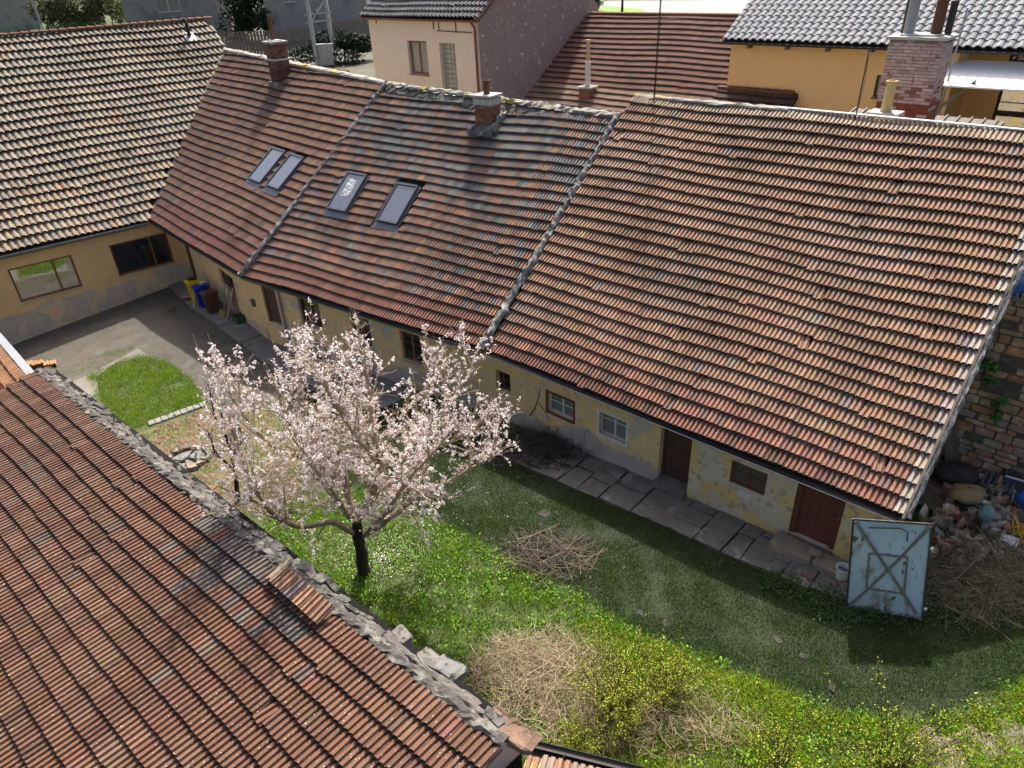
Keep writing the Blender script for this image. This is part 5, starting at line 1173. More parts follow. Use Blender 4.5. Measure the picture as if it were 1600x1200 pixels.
m.quad(*I); B_ = [p-gn*.03 for p in O]; m.quad(*B_[::-1]); [m.quad(B_[i], B_[(i+1) % 4], O[(i+1) % 4], O[i]) for i in range(4)]; m.build('sheet', MT['gate_blue'], gt_)
def strip(a, b, w_, h0, nm, mt):
    m = MB(); A_, B__ = gp_(*a, h0), gp_(*b, h0); d_ = nrm(B__-A_); s_ = np.cross(gn, d_); m.box(A_-s_*w_/2, B__-A_, s_*w_, gn*.025); return m.build(nm, MT[mt], gt_)
for a, b in (((0.02, .01), (.98, .99)), ((.98, .01), (.02, .99))):
    strip(a, ((a[0]+b[0])/2, .5), .055, .04, 'cross_brace', 'gate_brace'); strip(((a[0]+b[0])/2, .5), b, .055, .041, 'cross_brace', 'gate_brace')
for a, b in (((.24, .27), (.73, .27)), ((.24, .66), (.73, .66)), ((.24, .27), (.24, .66)), ((.73, .27), (.73, .66))): strip(a, b, .035, .053, 'inner_rail', 'gate_brace')
for a, b in (((0, 0), (1, 0)), ((1, 0), (1, 1)), ((1, 1), (0, 1)), ((0, 1), (0, 0))): strip(a, b, .035, .004, 'frame_edge', 'metal_dark')
m = MB(); m.tube([gp_(.2, .93, .05), gp_(.6, .95, .06), gp_(.7, .92, .06), gp_(.7, .82, .06)], .012, 6); m.build('lock_rod', MT['metal_dark'], gt_)
for b in (.12, .75): m = MB(); q = gp_(1.0, b, .0); m.box(q, gt*.06, gn*.03, U*.05); m.build('hinge', MT['metal_white'], gt_)
# tile stack and slabs by the shed
P = GG(62, 580); t = thing('tile_stack', 'stack of spare orange roof tiles near the shed edge', 'roof tiles', P); ms = tile_mesh(WT, LT*1.13, 'double', MT['tile_red'])
for i in range(22):
    o = bpy.data.objects.new('tile', ms); COL.objects.link(o); o.parent = t; k = i % 6; o.location = (k*.23-.7, (.06 if i % 2 else 0), .02+.055*(i//6)+.02*k*.4); o.rotation_euler = (rg.gauss(0, .03), rg.gauss(0, .03), .5+rg.gauss(0, .05)); o.color = (*jit_col((.48, .25, .12), rg, .1, .03), 1)
for i, (u, v) in enumerate(((72, 585), (80, 590))):
    m = MB(); m.cur = (1.6, 1.6, 1.6); m.rock(GG(u, v)-U*.02, nrm(V3(1, .5, 0)), nrm(V3(-.5, 1, 0)), .75, .28, .1, rg, .04); tag(m.build('concrete_slab', MT['stone_grey']), ('pale concrete slab lying next to the tile stack' if i == 0 else 'pale concrete slab nearer the barn corner'), 'slab')
# drain cover
m = MB(); P = GG(270, 485); m.cbox(P+U*.014, F1.t, F1.n, .42, .42, .01); tag(m.build('drain_cover', MT['metal_dark']), 'dark square drain cover in the concrete yard', 'drain cover')
m = MB(); P = GG(851, 803); m.cbox(P-U*.004, F3.t, F3.n, .26, .26, .02); tag(m.build('drain_cover', MT['dark_fabric']), 'small black lid set in the worn lawn', 'drain cover')  # this lawn is the darker-coloured SHADE_LAWN patch

# ================================================================== RUBBLE CORNER AND STONE WALL
sw0 = GG(1566, 712); sq = np.dot(sw0-E3, N3); ss0 = np.dot(sw0-E3, T3)
A_ = E3-T3*.22+N3*(sq+.9); B_ = E3+T3*7+N3*(sq+.9); Fw = Face(A_, B_); zw0 = gz(*A_[:2])-.3
ztop = Fw.px(1585, 470)[1]
sw = thing('stone_wall', 'old rubble stone wall with ferns beside the salmon roof', 'wall', V3(*A_[:2], zw0)); m = MB(); m.cur = (.5, .5, .5); m.box(Fw.P(0, zw0, .08), Fw.t*Fw.L, Fw.n*.5, U*(ztop-zw0)); m.build('core', MT['stone'], sw)
z = zw0; rw = random.Random(61)
while z < ztop:
    h_ = rw.uniform(.13, .26); x = -rw.uniform(0, .2)
    while x < 5.6:
        w_ = rw.uniform(.2, .55); m = MB(); k = (z-zw0)/(ztop-zw0); c = (1.15, .95, .75) if rw.random() < .55 else (.95, .9, .85) if rw.random() < .6 else (1.1, .7, .5); m.cur = jit_col(tuple(q*1.65 for q in c), rw, .15, .04)
        # a stone is a chamfered block laid with its face outward
        c0 = Fw.P(x+w_/2, z+h_/2, .10+rw.uniform(-.03, .02)); i0 = len(m.v)
        for dd, kk in ((.12, 1), (0, .97), (-.03, .86)):
            for a, b in ((-1, -.82), (-.85, -1), (.8, -1), (1, -.8), (1, .8), (.85, 1), (-.8, 1), (-1, .85)): m.v.append(tuple(c0+Fw.t*a*kk*(w_-.02)/2*(1+rw.uniform(-.1, .1))+U*b*kk*(h_-.02)/2*(1+rw.uniform(-.12, .12))+Fw.n*dd)); m.c.append(m.cur)
        for i in range(2):
            for q in range(8): m.f.append((i0+i*8+q, i0+i*8+(q+1) % 8, i0+(i+1)*8+(q+1) % 8, i0+(i+1)*8+q)); m.m.append(0)
        m.f.append(tuple(i0+16+q for q in range(8))); m.m.append(0); m.build('stone', MT['stone'], sw); x += w_
    z += h_
lumpy('wall_coping', Fw.P(-.1, ztop, .3), Fw.P(5, ztop, .3), .5, .14, MT['mortar'], sw, 62)
FG = [(.10, .22, .04), (.14, .27, .06), (.08, .17, .04)]
for i, (u, v, r) in enumerate(((1548, 570, .22), (1565, 625, .26), (1562, 650, .2), (1545, 590, .12))):
    a = Fw.px(u, v); p = blob_pts(Fw.P(a[0], a[1], -.06), (r*.6, .10, r*.7), 200, nr_); tag(leaf_cloud(p, .055, FG, 80+i, 'wall_fern', None), ('fern tuft growing highest on the stone wall', 'bushy fern growing mid-height on the stone wall', 'hanging fern just below the bushy one on the wall', 'tiny green sprig between stones of the wall')[i], 'fern', 'ferns in the stone wall')
# things seen above the wall head
for i, (u, v, sz, mt, nm, lab, cat) in enumerate(((1592, 408, (.7, .5, .25), 'blue_tarp', 'tarpaulin', 'crumpled blue tarpaulin on the wall head', 'tarpaulin'), (1598, 392, (.5, .4, .2), 'wood_red', 'board_heap', 'reddish board offcuts behind the blue tarpaulin', 'boards'), (1575, 428, (.5, .4, .15), 'white_plastic', 'plastic_sheet', 'white plastic sheet draped on the wall head', 'plastic sheet'))):
    soft(nm, Fw.P(Fw.px(u, ztop and v)[0], ztop-.05, .5+.35*i), sz, mt, lab, cat, 90+i)
P = Fw.P(-.3, 0, 1.2); m = MB(); m.box(V3(*P[:2], zw0), Fw.t*8, Fw.n*4, U*(ztop-zw0-.1)); tag(m.build('terrace_ground', MT['dirt'] if False else MT['concrete_dark']), kind='structure')
# rubble heap with single chunks
rc_ = GG(1500, 800); rh = thing('rubble_heap', 'heap of rubble and plaster chunks between the house end and the stone wall', 'rubble', rc_); rr = random.Random(71)
m = MB(); m.cur = (.7, .65, .6); m.rock(GG(1520, 790)-U*.1, T3, N3, 2.4, 1.8, .28, rr, .25); m.build('earth_core', MT['stone'], rh)
for i in range(230):
    u, v = rr.uniform(1436, 1610), rr.uniform(715, 890)
    if u < 1470-(v-800)*.35 and v < 800: continue
    P = GG(u, v); d_ = math.exp(-((u-1510)/80)**2-((v-800)/70)**2); m = MB(); m.cur = jit_col((1.4, 1.3, 1.2) if rr.random() < .55 else (2.1, 2.05, 2.0) if rr.random() < .4 else (1.7, 1.05, .8), rr, .25, .05)
    m.rock(P+U*(.42*d_-.06), nrm(V3(rr.uniform(-1, 1), rr.uniform(-1, 1), rr.uniform(-.3, .3))), nrm(V3(rr.uniform(-1, 1), rr.uniform(-1, 1), .2)), rr.uniform(.1, .34), rr.uniform(.08, .26), rr.uniform(.06, .2), rr, .25); m.build('chunk', MT['stone_grey' if rr.random() < .5 else 'stone'], rh)
hz = lambda u, v, k=.3: GG(u, v)+U*k
soft('foam_sack', hz(1502, 800, .35), (.42, .30, .20), 'sack', 'torn yellow-brown sack lying on the rubble', 'sack', 101)
soft('plastic_bag', hz(1530, 830, .3), (.16, .16, .22), 'teal_bag', 'teal and white plastic bag beside the torn sack', 'bag', 102)
soft('plastic_bag', hz(1592, 800, .25), (.25, .2, .18), 'blue_tarp', 'blue plastic bag under dry stems near the stone wall', 'bag', 103)
soft('dark_bundle', hz(1488, 762, .15), (.5, .4, .28), 'dark_fabric', 'dark tarred bundle in front of the leaning boards', 'bundle', 104)
for i, (u, v, dx, h_) in enumerate(((1478, 745, .35, 1.9), (1487, 742, .5, 2.2), (1497, 738, .45, 2.0), (1506, 735, .2, 1.6), (1512, 738, .1, 1.2))):
    P = GG(u, v); top_ = P+V3(-dx*.9, .55, h_); m = MB(); m.box(P, top_-P, T3*.2, N3*.03); tag(m.build('leaning_board', MT['wood_old']), ('wide grey board leaning at the house end, nearest the verge', 'tallest grey board leaning at the house end', 'grey board leaning between the tallest and the short one', 'short grey board leaning in the rubble gap', 'shortest board stub beside the grey trough')[i], 'board', 'boards leaning in the rubble gap')
P = hz(1560, 770, .1); t = thing('trough', 'dark grey plastic trough lying on its side by the stone wall', 'trough', P); m = MB(); L = 1.3; a_ = nrm(T3*.9+N3*.1); b_ = nrm(N3-T3*.1)
for o_, v1, v2, v3 in ((P, a_*L, b_*.6, U*.03), (P, a_*L, b_*.03, U*.42), (P+b_*.6, a_*L, b_*.03, U*.6), (P, b_*.6, a_*.03, U*.5), (P+a_*L, b_*.6, a_*.03, U*.5)): m.box(o_, v1, v2, v3)
m.build('shell', MT['grey_plastic'], t); m = MB(); m.box(P-b_*.03+U*.42, a_*L, b_*.05, U*.03); m.build('rim', MT['metal_white'], t)
P = hz(1525, 770, .25); t = thing('plastic_pallet', 'flat grey plastic crate lid lying before the trough', 'crate', P); m = MB()
for i in range(6): m.box(P+T3*(i*.12), T3*.08, N3*.5+U*.15, U*.04)
for i in range(3): m.box(P+N3*(i*.22)-U*.03+U*(.15*i*.22/.5), T3*.72, N3*.06, U*.03)
m.build('slats', MT['grey_plastic'], t)
P = hz(1556, 856, .1); m = MB(); m.box(P, nrm(T3+U*.1)*.34, nrm(N3+U*.5)*.22, U*.1); tag(m.build('foam_block', MT['white_plastic']), 'white foam block on the dry brush', 'foam')
P = hz(1590, 845, .25); m = MB(); [m.tube([P+V3(rr.uniform(-.3, .3), rr.uniform(-.3, .3), rr.uniform(-.1, .2)) for _ in range(4)], .018, 4) for _ in range(7)]; tag(m.build('yellow_strap', MT['yellow_plastic']), 'tangled yellow strapping at the edge of the rubble', 'strap')
P = GG(1500, 700); m = MB(); m.box(P+U*.05, T3*.45, N3*.1+U*.55, N3*.03); tag(m.build('plywood_offcut', MT['sandstone']), 'tan plywood offcut standing between boards and trough', 'board')
# ================================================================== PLANTS
def tubes_np(paths, radii, cols, name, mat, parent=None, n=3, kind=None):
    """many thin stems at once: paths (k,m,3), radii (k,m)"""
    P = np.asarray(paths, float); R = np.asarray(radii, float); k, mm, _ = P.shape
    d = np.gradient(P, axis=1); d /= np.linalg.norm(d, axis=2)[..., None]+1e-9
    ref = np.where(np.abs(d[..., 2:3]) < .9, np.array([0, 0, 1.0]), np.array([1.0, 0, 0])); a = np.cross(d, ref); a /= np.linalg.norm(a, axis=2)[..., None]+1e-9; b = np.cross(d, a)
    an = 2*np.pi*np.arange(n)/n
    V = P[:, :, None, :]+(a[:, :, None, :]*np.cos(an)[None, None, :, None]+b[:, :, None, :]*np.sin(an)[None, None, :, None])*R[:, :, None, None]
    base = (np.arange(k)*mm*n)[:, None, None]+(np.arange(mm-1)*n)[None, :, None]; j = np.arange(n)[None, None, :]; j2 = (np.arange(n)+1)[None, None, :] % n
    F = np.stack([base+j, base+j2, base+n+j2, base+n+j], -1).reshape(-1, 4)
    off = wloc(parent) if parent else 0; me = bpy.data.meshes.new(name); nv = k*mm*n
    me.vertices.add(nv); me.vertices.foreach_set('co', (V.reshape(-1, 3)-off).ravel()); nf = len(F); me.loops.add(nf*4); me.loops.foreach_set('vertex_index', F.ravel()); me.polygons.add(nf); me.polygons.foreach_set('loop_start', np.arange(0, nf*4, 4))
    me.materials.append(MT[mat])
    if cols is not None:
        C = np.repeat(np.c_[np.asarray(cols), np.ones(k)], mm*n, axis=0); at = me.color_attributes.new('tint', 'FLOAT_COLOR', 'POINT'); at.data.foreach_set('color', C.ravel())
    me.update(); me.validate(); o = bpy.data.objects.new(name, me); COL.objects.link(o)
    if parent: o.parent = parent
    if kind: o['kind'] = kind
    return o
def resample(pts, n):
    pts = np.asarray(pts, float); s = np.r_[0, np.cumsum(np.linalg.norm(np.diff(pts, axis=0), axis=1))]; t = np.linspace(0, s[-1], n); return np.stack([np.interp(t, s, pts[:, i]) for i in range(pts.shape[1])], 1)
# ---------------- blossoming tree ----------------
TBP = GG(572, 894)
def tp_(u, v, dy, r): P = YP(u, v, TBP[1]+dy*.9); return np.array([*P, r])
LIMBS = [
 [(572, 900, 0, .17), (570, 878, 0, .14), (566, 855, .02, .125), (561, 832, .05, .12), (560, 812, .1, .11)],
 [(562, 836, 0, .085), (520, 814, -.2, .07), (470, 824, -.4, .062), (432, 812, -.6, .055), (408, 786, -.7, .05), (390, 752, -.7, .042), (372, 700, -.5, .03), (355, 650, -.4, .015)],
 [(408, 786, -.7, .04), (370, 770, -.9, .03), (340, 762, -1.0, .015)],
 [(560, 812, .1, .09), (578, 780, .1, .085), (598, 738, .15, .07), (592, 690, .25, .06), (584, 620, .4, .045), (576, 545, .6, .02)],
 [(560, 812, .1, .08), (542, 770, .4, .07), (531, 700, .8, .055), (536, 640, 1.1, .04), (545, 555, 1.5, .02)],
 [(566, 840, 0, .075), (610, 806, -.3, .06), (650, 780, -.5, .05), (700, 758, -.7, .045), (740, 738, -.7, .03), (782, 715, -.6, .012)],
 [(578, 780, .1, .07), (625, 745, .3, .055), (655, 700, .5, .045), (695, 640, .7, .035), (728, 590, .9, .018), (748, 570, 1.0, .01)],
 [(556, 820, .1, .07), (515, 768, .1, .06), (480, 718, .1, .05), (450, 655, .2, .036), (425, 585, .3, .015)],
 [(480, 718, .1, .045), (425, 695, -.3, .035), (385, 655, -.5, .025), (348, 605, -.6, .012)],
 [(575, 785, .1, .07), (612, 752, .9, .055), (648, 690, 1.7, .045), (672, 610, 2.2, .03), (690, 545, 2.5, .012)],
 [(558, 815, .0, .06), (535, 795, -.7, .05), (500, 745, -1.4, .04), (465, 700, -1.8, .025), (440, 650, -2.0, .012)],
 [(566, 838, 0, .05), (600, 800, -.9, .045), (640, 745, -1.5, .035), (680, 700, -1.8, .02), (715, 660, -2.0, .012)],
 [(598, 738, .15, .05), (560, 690, -.2, .04), (520, 630, -.5, .03), (490, 570, -.6, .012)],
 [(655, 700, .5, .04), (710, 690, .3, .03), (760, 660, .2, .02), (795, 620, .1, .01)],
 [(542, 770, .4, .05), (490, 690, 1.0, .04), (465, 620, 1.5, .03), (470, 550, 1.8, .012)]]
rt = np.random.default_rng(17)
tree = thing('blossom_tree', 'leaning old fruit tree covered in pale pink blossom beside the barn', 'tree', TBP)
m = MB(); limbs = []
for L in LIMBS:
    a = np.array([tp_(*q) for q in L]); a = resample(a, max(6, len(a)*4)); w_ = rt.normal(size=(len(a), 3))*.02; w_[0] = 0; a[:, :3] += np.cumsum(w_, axis=0)*.6; limbs.append(a)
m2 = MB()
for i, a in enumerate(limbs): (m if i in (0,) else m2).tube([p[:3] for p in a], [p[3]*(1+rt.uniform(-.08, .12)) for p in a], 9 if i < 8 else 7)
m.build('trunk', MT['bark_dark'], tree, smooth=True); m2.build('limb', MT['bark_pale'], tree, smooth=True)
def spawn(parents, per, lmin, lmax, r0, up, start=.25, spread=.9, npt=7, curl=.12):
    out = []
    for a in parents:
        L = np.sum(np.linalg.norm(np.diff(a[:, :3], axis=0), axis=1)); k = max(1, int(round(per*L*rt.uniform(.8, 1.2))))
        for f in rt.uniform(start, 1.0, k):
            i = min(len(a)-2, int(f*(len(a)-1))); p = a[i, :3]; d = a[i+1, :3]-a[i, :3]; d /= np.linalg.norm(d)+1e-9
            v = d*.6+rt.normal(size=3)*spread*.6+np.array([0, 0, up]); v /= np.linalg.norm(v); ln = rt.uniform(lmin, lmax)*(1.15-.4*f); q = [p]; r = min(r0, a[i, 3]*.75)
            for s in range(npt-1): v = v+rt.normal(size=3)*curl+np.array([0, 0, up*.10]); v /= np.linalg.norm(v); q.append(q[-1]+v*ln/(npt-1))
            q = np.array(q); out.append(np.c_[q, np.linspace(r, r*.25, npt)])
    return out
B1 = spawn(limbs[1:], 3.6, .7, 1.5, .022, .32, .22); B2 = spawn(B1, 4.2, .35, .85, .010, .30, .1); B3 = spawn(B2, 5.6, .16, .42, .005, .22, .1, npt=5)
SH = spawn(limbs[1:], 2.4, .5, 1.1, .008, .9, .35, spread=.5, npt=7, curl=.07)+spawn(B1, .8, .5, 1.0, .007, .9, .3, spread=.5, npt=7, curl=.07)
B2 += SH
B3 += spawn(SH, 3.0, .08, .22, .004, .2, .1, npt=5)
B3 += spawn(B1, 2.2, .16, .42, .005, .25, .1, npt=5)
bc = lambda n, c: np.asarray(c)*rt.uniform(.75, 1.25, (n, 1))
tubes_np([b[:, :3] for b in B1], [b[:, 3] for b in B1], bc(len(B1), (.40, .32, .21)), 'branch', 'twig', tree, 5)
tubes_np([b[:, :3] for b in B2], [np.maximum(b[:, 3], .004) for b in B2], bc(len(B2), (.46, .36, .25)), 'twigs', 'twig', tree, 4, 'stuff')
tubes_np([b[:, :3] for b in B3], [np.maximum(b[:, 3], .0032) for b in B3], bc(len(B3), (.44, .33, .24)), 'fine_twigs', 'twig', tree, 3, 'stuff')
pts = []
for b in B3+B2:
    k = int(rt.poisson(11))
    if rt.random() < .40: continue
    for f in rt.uniform(.15, 1, max(1, k//3)):
        i = min(len(b)-2, int(f*(len(b)-1))); c = b[i, :3]+(b[i+1, :3]-b[i, :3])*rt.random()
        for _ in range(rt.integers(2, 6)): pts.append(c+rt.normal(size=3)*.018)
pts = np.array(pts); print('blossoms', len(pts), len(B1), len(B2), len(B3))
def blossoms(pts, s, name, parent, seed, cols):
    """five-petalled flowers, slightly cupped"""
    rng = np.random.default_rng(seed); n = len(pts); a = rng.normal(size=(n, 3)); a[:, 2] += .3; a /= np.linalg.norm(a, axis=1)[:, None]
    b = np.cross(a, rng.normal(size=(n, 3))); b /= np.linalg.norm(b, axis=1)[:, None]; c = np.cross(a, b); sz = s*rng.uniform(.7, 1.25, n)[:, None]
    V = [pts]
    for k in range(5): an = 2*math.pi*k/5; V.append(pts+(b*math.cos(an)+c*math.sin(an))*sz+a*sz*.35)
    V = np.stack(V, 1); idx = np.arange(n)[:, None, None]*6; F = (idx+np.array([[0, 1, 2], [0, 2, 3], [0, 3, 4], [0, 4, 5], [0, 5, 1]])[None]).reshape(-1, 3)
    me = bpy.data.meshes.new(name); me.vertices.add(n*6); me.vertices.foreach_set('co', (V.reshape(-1, 3)-wloc(parent)).ravel()); nf = len(F); me.loops.add(nf*3); me.loops.foreach_set('vertex_index', F.ravel()); me.polygons.add(nf); me.polygons.foreach_set('loop_start', np.arange(0, nf*3, 3)); me.materials.append(MT['petal'])
    C = np.asarray(cols)[rng.integers(0, len(cols), n)]*rng.uniform(.9, 1.08, (n, 1)); C = np.repeat(np.c_[np.minimum(C, .95), np.ones(n)], 6, axis=0); at = me.color_attributes.new('tint', 'FLOAT_COLOR', 'POINT'); at.data.foreach_set('color', C.ravel()); me.update(); me.validate()
    o = bpy.data.objects.new(name, me); COL.objects.link(o); o.parent = parent; o['kind'] = 'stuff'; return o
pm = mk('petal', (1, 1, 1), (.97, .95, .96), tint=True, bump=0, rough=.7, spec=.2); MT['petal'] = pm
pb = pm.node_tree.nodes['Principled BSDF']; ptr = pm.node_tree.nodes.new('ShaderNodeBsdfTranslucent'); pmx = pm.node_tree.nodes.new('ShaderNodeMixShader'); pmx.inputs[0].default_value = .45
pl_ = pm.node_tree.links; col_src = pb.inputs['Base Color'].links[0].from_socket; pl_.new(col_src, ptr.inputs['Color']); pl_.new(pb.outputs[0], pmx.inputs[1]); pl_.new(ptr.outputs[0], pmx.inputs[2]); pl_.new(pmx.outputs[0], pm.node_tree.nodes['Material Output'].inputs['Surface'])
blossoms(pts, .0185, 'crown', tree, 5, [(.93, .87, .85), (.92, .83, .82), (.94, .92, .90), (.86, .72, .72)])
lv = np.array([b[-1, :3] for b in B3 if rt.random() < .10]); leaf_cloud(lv, .03, [(.22, .24, .03), (.28, .26, .04)], 6, 'young_leaves', tree)['kind'] = 'stuff'
# ---------------- small dark plum beside it ----------------
SP = GG(372, 783); sap = thing('plum_sapling', 'slim dark-barked young tree with sparse blossom at the left of the old tree', 'tree', SP)
def sp_(u, v, dy, r): return np.array([*YP(u, v, SP[1]+dy), r])
SL = [resample(np.array([sp_(*q) for q in L]), 10) for L in ([(372, 788, 0, .07), (369, 750, 0, .06), (363, 715, 0, .05), (352, 680, -.1, .035), (345, 640, -.2, .02)], [(363, 715, 0, .04), (378, 690, .2, .03), (372, 650, .3, .018)], [(366, 735, 0, .035), (335, 705, -.3, .025), (325, 672, -.5, .012)], [(352, 680, -.1, .03), (335, 650, .1, .02), (325, 600, .2, .01)])]
m = MB(); [m.tube([p[:3] for p in a], [p[3] for p in a], 7) for a in SL]; m.build('trunk', MT['bark_dark'], sap, smooth=True)
S1 = spawn(SL, 6, .3, .8, .012, .35, .3); S2 = spawn(S1, 5, .15, .4, .006, .25, .1, npt=5)
tubes_np([b[:, :3] for b in S1], [b[:, 3] for b in S1], bc(len(S1), (.05, .042, .036)), 'branch', 'twig', sap, 4); tubes_np([b[:, :3] for b in S2], [np.maximum(b[:, 3], .0035) for b in S2], bc(len(S2), (.08, .06, .05)), 'fine_twigs', 'twig', sap, 3, 'stuff')
pt2 = [b[i, :3]+rt.normal(size=3)*.03 for b in S2 for i in range(1, 5) for _ in range(rt.integers(1, 5)) if rt.random() < .75]
blossoms(np.array(pt2), .022, 'crown', sap, 7, [(.80, .66, .70), (.72, .56, .62)]); leaf_cloud(np.array([b[-1, :3]+rt.normal(size=3)*.06 for b in S1 for _ in range(3)]), .035, [(.30, .28, .03)], 8, 'young_leaves', sap)['kind'] = 'stuff'
# ---------------- grass ----------------
def grass(name, poly_px, dens, hgt, wid, cols, seed, label, lean=.5, mask=None, cat='grass', clump=0):
    rng = np.random.default_rng(seed); poly = wpoly(poly_px) if poly_px and len(poly_px[0]) == 2 and max(max(q) for q in poly_px) > 60 else poly_px
    xs = [p[0] for p in poly]; ys = [p[1] for p in poly]; A = (max(xs)-min(xs))*(max(ys)-min(ys)); n = int(A*dens); X = rng.uniform(min(xs), max(xs), n); Y = rng.uniform(min(ys), max(ys), n)
    px = np.array(poly); ins = np.zeros(n, bool); j = len(px)-1
    for i in range(len(px)):
        c = ((px[i, 1] > Y) != (px[j, 1] > Y)) & (X < (px[j, 0]-px[i, 0])*(Y-px[i, 1])/(px[j, 1]-px[i, 1]+1e-12)+px[i, 0]); ins ^= c; j = i
    X, Y = X[ins], Y[ins]; X = X+rng.normal(size=len(X))*.09; Y = Y+rng.normal(size=len(Y))*.09
    pk = np.random.default_rng(123); patch = sum(np.sin(X*k_*math.cos(a_)+Y*k_*math.sin(a_)+p_)/k_**.35 for k_, a_, p_ in zip(pk.uniform(1.2, 11, 14), pk.uniform(0, 6.28, 14), pk.uniform(0, 6.28, 14)))*.42
    keep = rng.random(len(X)) < np.clip(.78+.36*patch, .2, 1)
    if mask is not None: keep &= np.array([mask(x, y) for x, y in zip(X, Y)])
    X, Y, patch = X[keep], Y[keep], patch[keep]; n = len(X); Z = np.array([gz(x, y) for x, y in zip(X, Y)])
    B = np.stack([X, Y, Z], 1); h = hgt*rng.uniform(.5, 1.4, n)*(1+.25*patch); a = rng.uniform(0, 6.283, n); ln = rng.uniform(.1, 1, n)*lean
    tip = B+np.stack([np.cos(a)*ln*h, np.sin(a)*ln*h, h*np.sqrt(np.clip(1-.5*ln**2, .2, 1))], 1); sd = np.stack([-np.sin(a+.6), np.cos(a+.6), np.zeros(n)], 1)*(wid*rng.uniform(.6, 1.4, n))[:, None]
    V = np.stack([B-sd, B+sd, tip], 1).reshape(-1, 3); C = np.asarray(cols)[np.minimum(len(cols)-1, (rng.random(n)*len(cols)).astype(int))]*(rng.uniform(.7, 1.3, n)*(1+.12*patch))[:, None]
    C = np.repeat(np.c_[C, np.ones(n)], 3, axis=0); me = bpy.data.meshes.new(name); me.vertices.add(3*n); me.vertices.foreach_set('co', V.ravel()); me.loops.add(3*n); me.loops.foreach_set('vertex_index', np.arange(3*n)); me.polygons.add(n); me.polygons.foreach_set('loop_start', np.arange(0, 3*n, 3)); me.materials.append(MT['blade'])
    at = me.color_attributes.new('tint', 'FLOAT_COLOR', 'POINT'); at.data.foreach_set('color', C.ravel()); me.update(); me.validate(); o = bpy.data.objects.new(name, me); COL.objects.link(o); print(name, n)
    return tag(o, label, cat, kind='stuff')
gm_ = mk('blade', (1, 1, 1), (.85, .85, .85), tint=True, bump=0, rough=.6, spec=.25); MT['blade'] = gm_
pb = gm_.node_tree.nodes['Principled BSDF']; ptr = gm_.node_tree.nodes.new('ShaderNodeBsdfTranslucent'); pmx = gm_.node_tree.nodes.new('ShaderNodeMixShader'); pmx.inputs[0].default_value = .35; pl_ = gm_.node_tree.links; pl_.new(pb.inputs['Base Color'].links[0].from_socket, ptr.inputs['Color']); pl_.new(pb.outputs[0], pmx.inputs[1]); pl_.new(ptr.outputs[0], pmx.inputs[2]); pl_.new(pmx.outputs[0], gm_.node_tree.nodes['Material Output'].inputs['Surface'])
LC = [(.10, .26, .012), (.15, .32, .015), (.23, .37, .02), (.08, .21, .012), (.30, .37, .03)]
LY = [(.34, .44, .03), (.42, .48, .04), (.22, .37, .03), (.45, .45, .09)]
DC = [(.058, .112, .024), (.078, .138, .031), (.045, .092, .02), (.105, .14, .042)]  # blade colours kept dark to stand for shade over the lawn
lush_px = [(430, 800), (480, 770), (560, 770), (640, 795), (700, 822), (760, 852), (800, 872), (860, 905), (930, 945), (1000, 990), (1100, 1025), (1200, 1065), (1300, 1108), (1400, 1126), (1480, 1115), (1530, 1090), (1600, 1062), (1650, 1040), (1650, 1230), (860, 1230), (700, 1150), (560, 1010), (470, 920), (400, 850)]
grass('lush_grass', lush_px, 1500, .10, .009, LC, 1, 'lush bright green grass between barn and worn lawn', .7)  # the lawn meant here is the darker-coloured SHADE_LAWN patch
grass('yellow_green_weeds', [(900, 975), (1000, 1000), (1100, 1035), (1200, 1075), (1300, 1116), (1420, 1135), (1620, 1075), (1650, 1230), (900, 1230), (860, 1120)], 2000, .12, .011, LY, 2, 'yellow-green weeds along the worn lawn edge', .9)  # along the edge of the darker-coloured SHADE_LAWN patch
grass('plot_grass', LUSH2, 1900, .10, .009, LC+[(.30, .27, .12)], 3, 'bright grass plot in the concrete yard', .7)
grass('painted_shade_turf', SHADE_LAWN, 3600, .05, .007, DC, 4, 'short dark worn turf before the long house', .9)  # lawn shade put into the blade colours within the SHADE_LAWN outline
grass('brick_weeds', BRICKY, 420, .09, .009, LC+[(.2, .17, .08)], 5, 'weeds sprouting through the old bricks', .8)
for _k, _pp in enumerate(([(208, 548), (245, 536), (252, 546), (214, 560)], [(245, 565), (330, 540), (345, 546), (262, 578)], [(60, 560), (100, 545), (104, 552), (64, 570)], [(300, 590), (360, 575), (365, 585), (320, 615)])): grass('crack_weeds', _pp, 260, .05, .008, LC[:4], 90+_k, ('moss and weeds in a concrete joint beside the grass plot', 'thin weeds in the long joint across the concrete yard', 'weeds at the foot of the left house plinth', 'weeds between the yard concrete and the kerb blocks')[_k], .8)
grass('yard_weeds', [(110, 590), (150, 575), (190, 562), (215, 540), (150, 556), (118, 570)], 420, .07, .009, LC, 6, 'weeds in the cracks of the concrete yard', .8)
pave_px = [(775, 712), (905, 768), (1060, 832), (1190, 893), (1330, 945), (1320, 880), (1210, 838), (1075, 778), (1012, 752), (900, 722), (800, 690)]
def _joint(x, y): return (math.sin(x*3.1+y*1.3)+math.sin(x*7.7-y*5.2)) > 1.35
grass('joint_weeds', pave_px, 900, .10, .006, [(.06, .10, .025), (.09, .12, .035), (.16, .14, .07)], 7, 'weeds and litter in the pavement joints', .9, mask=_joint)
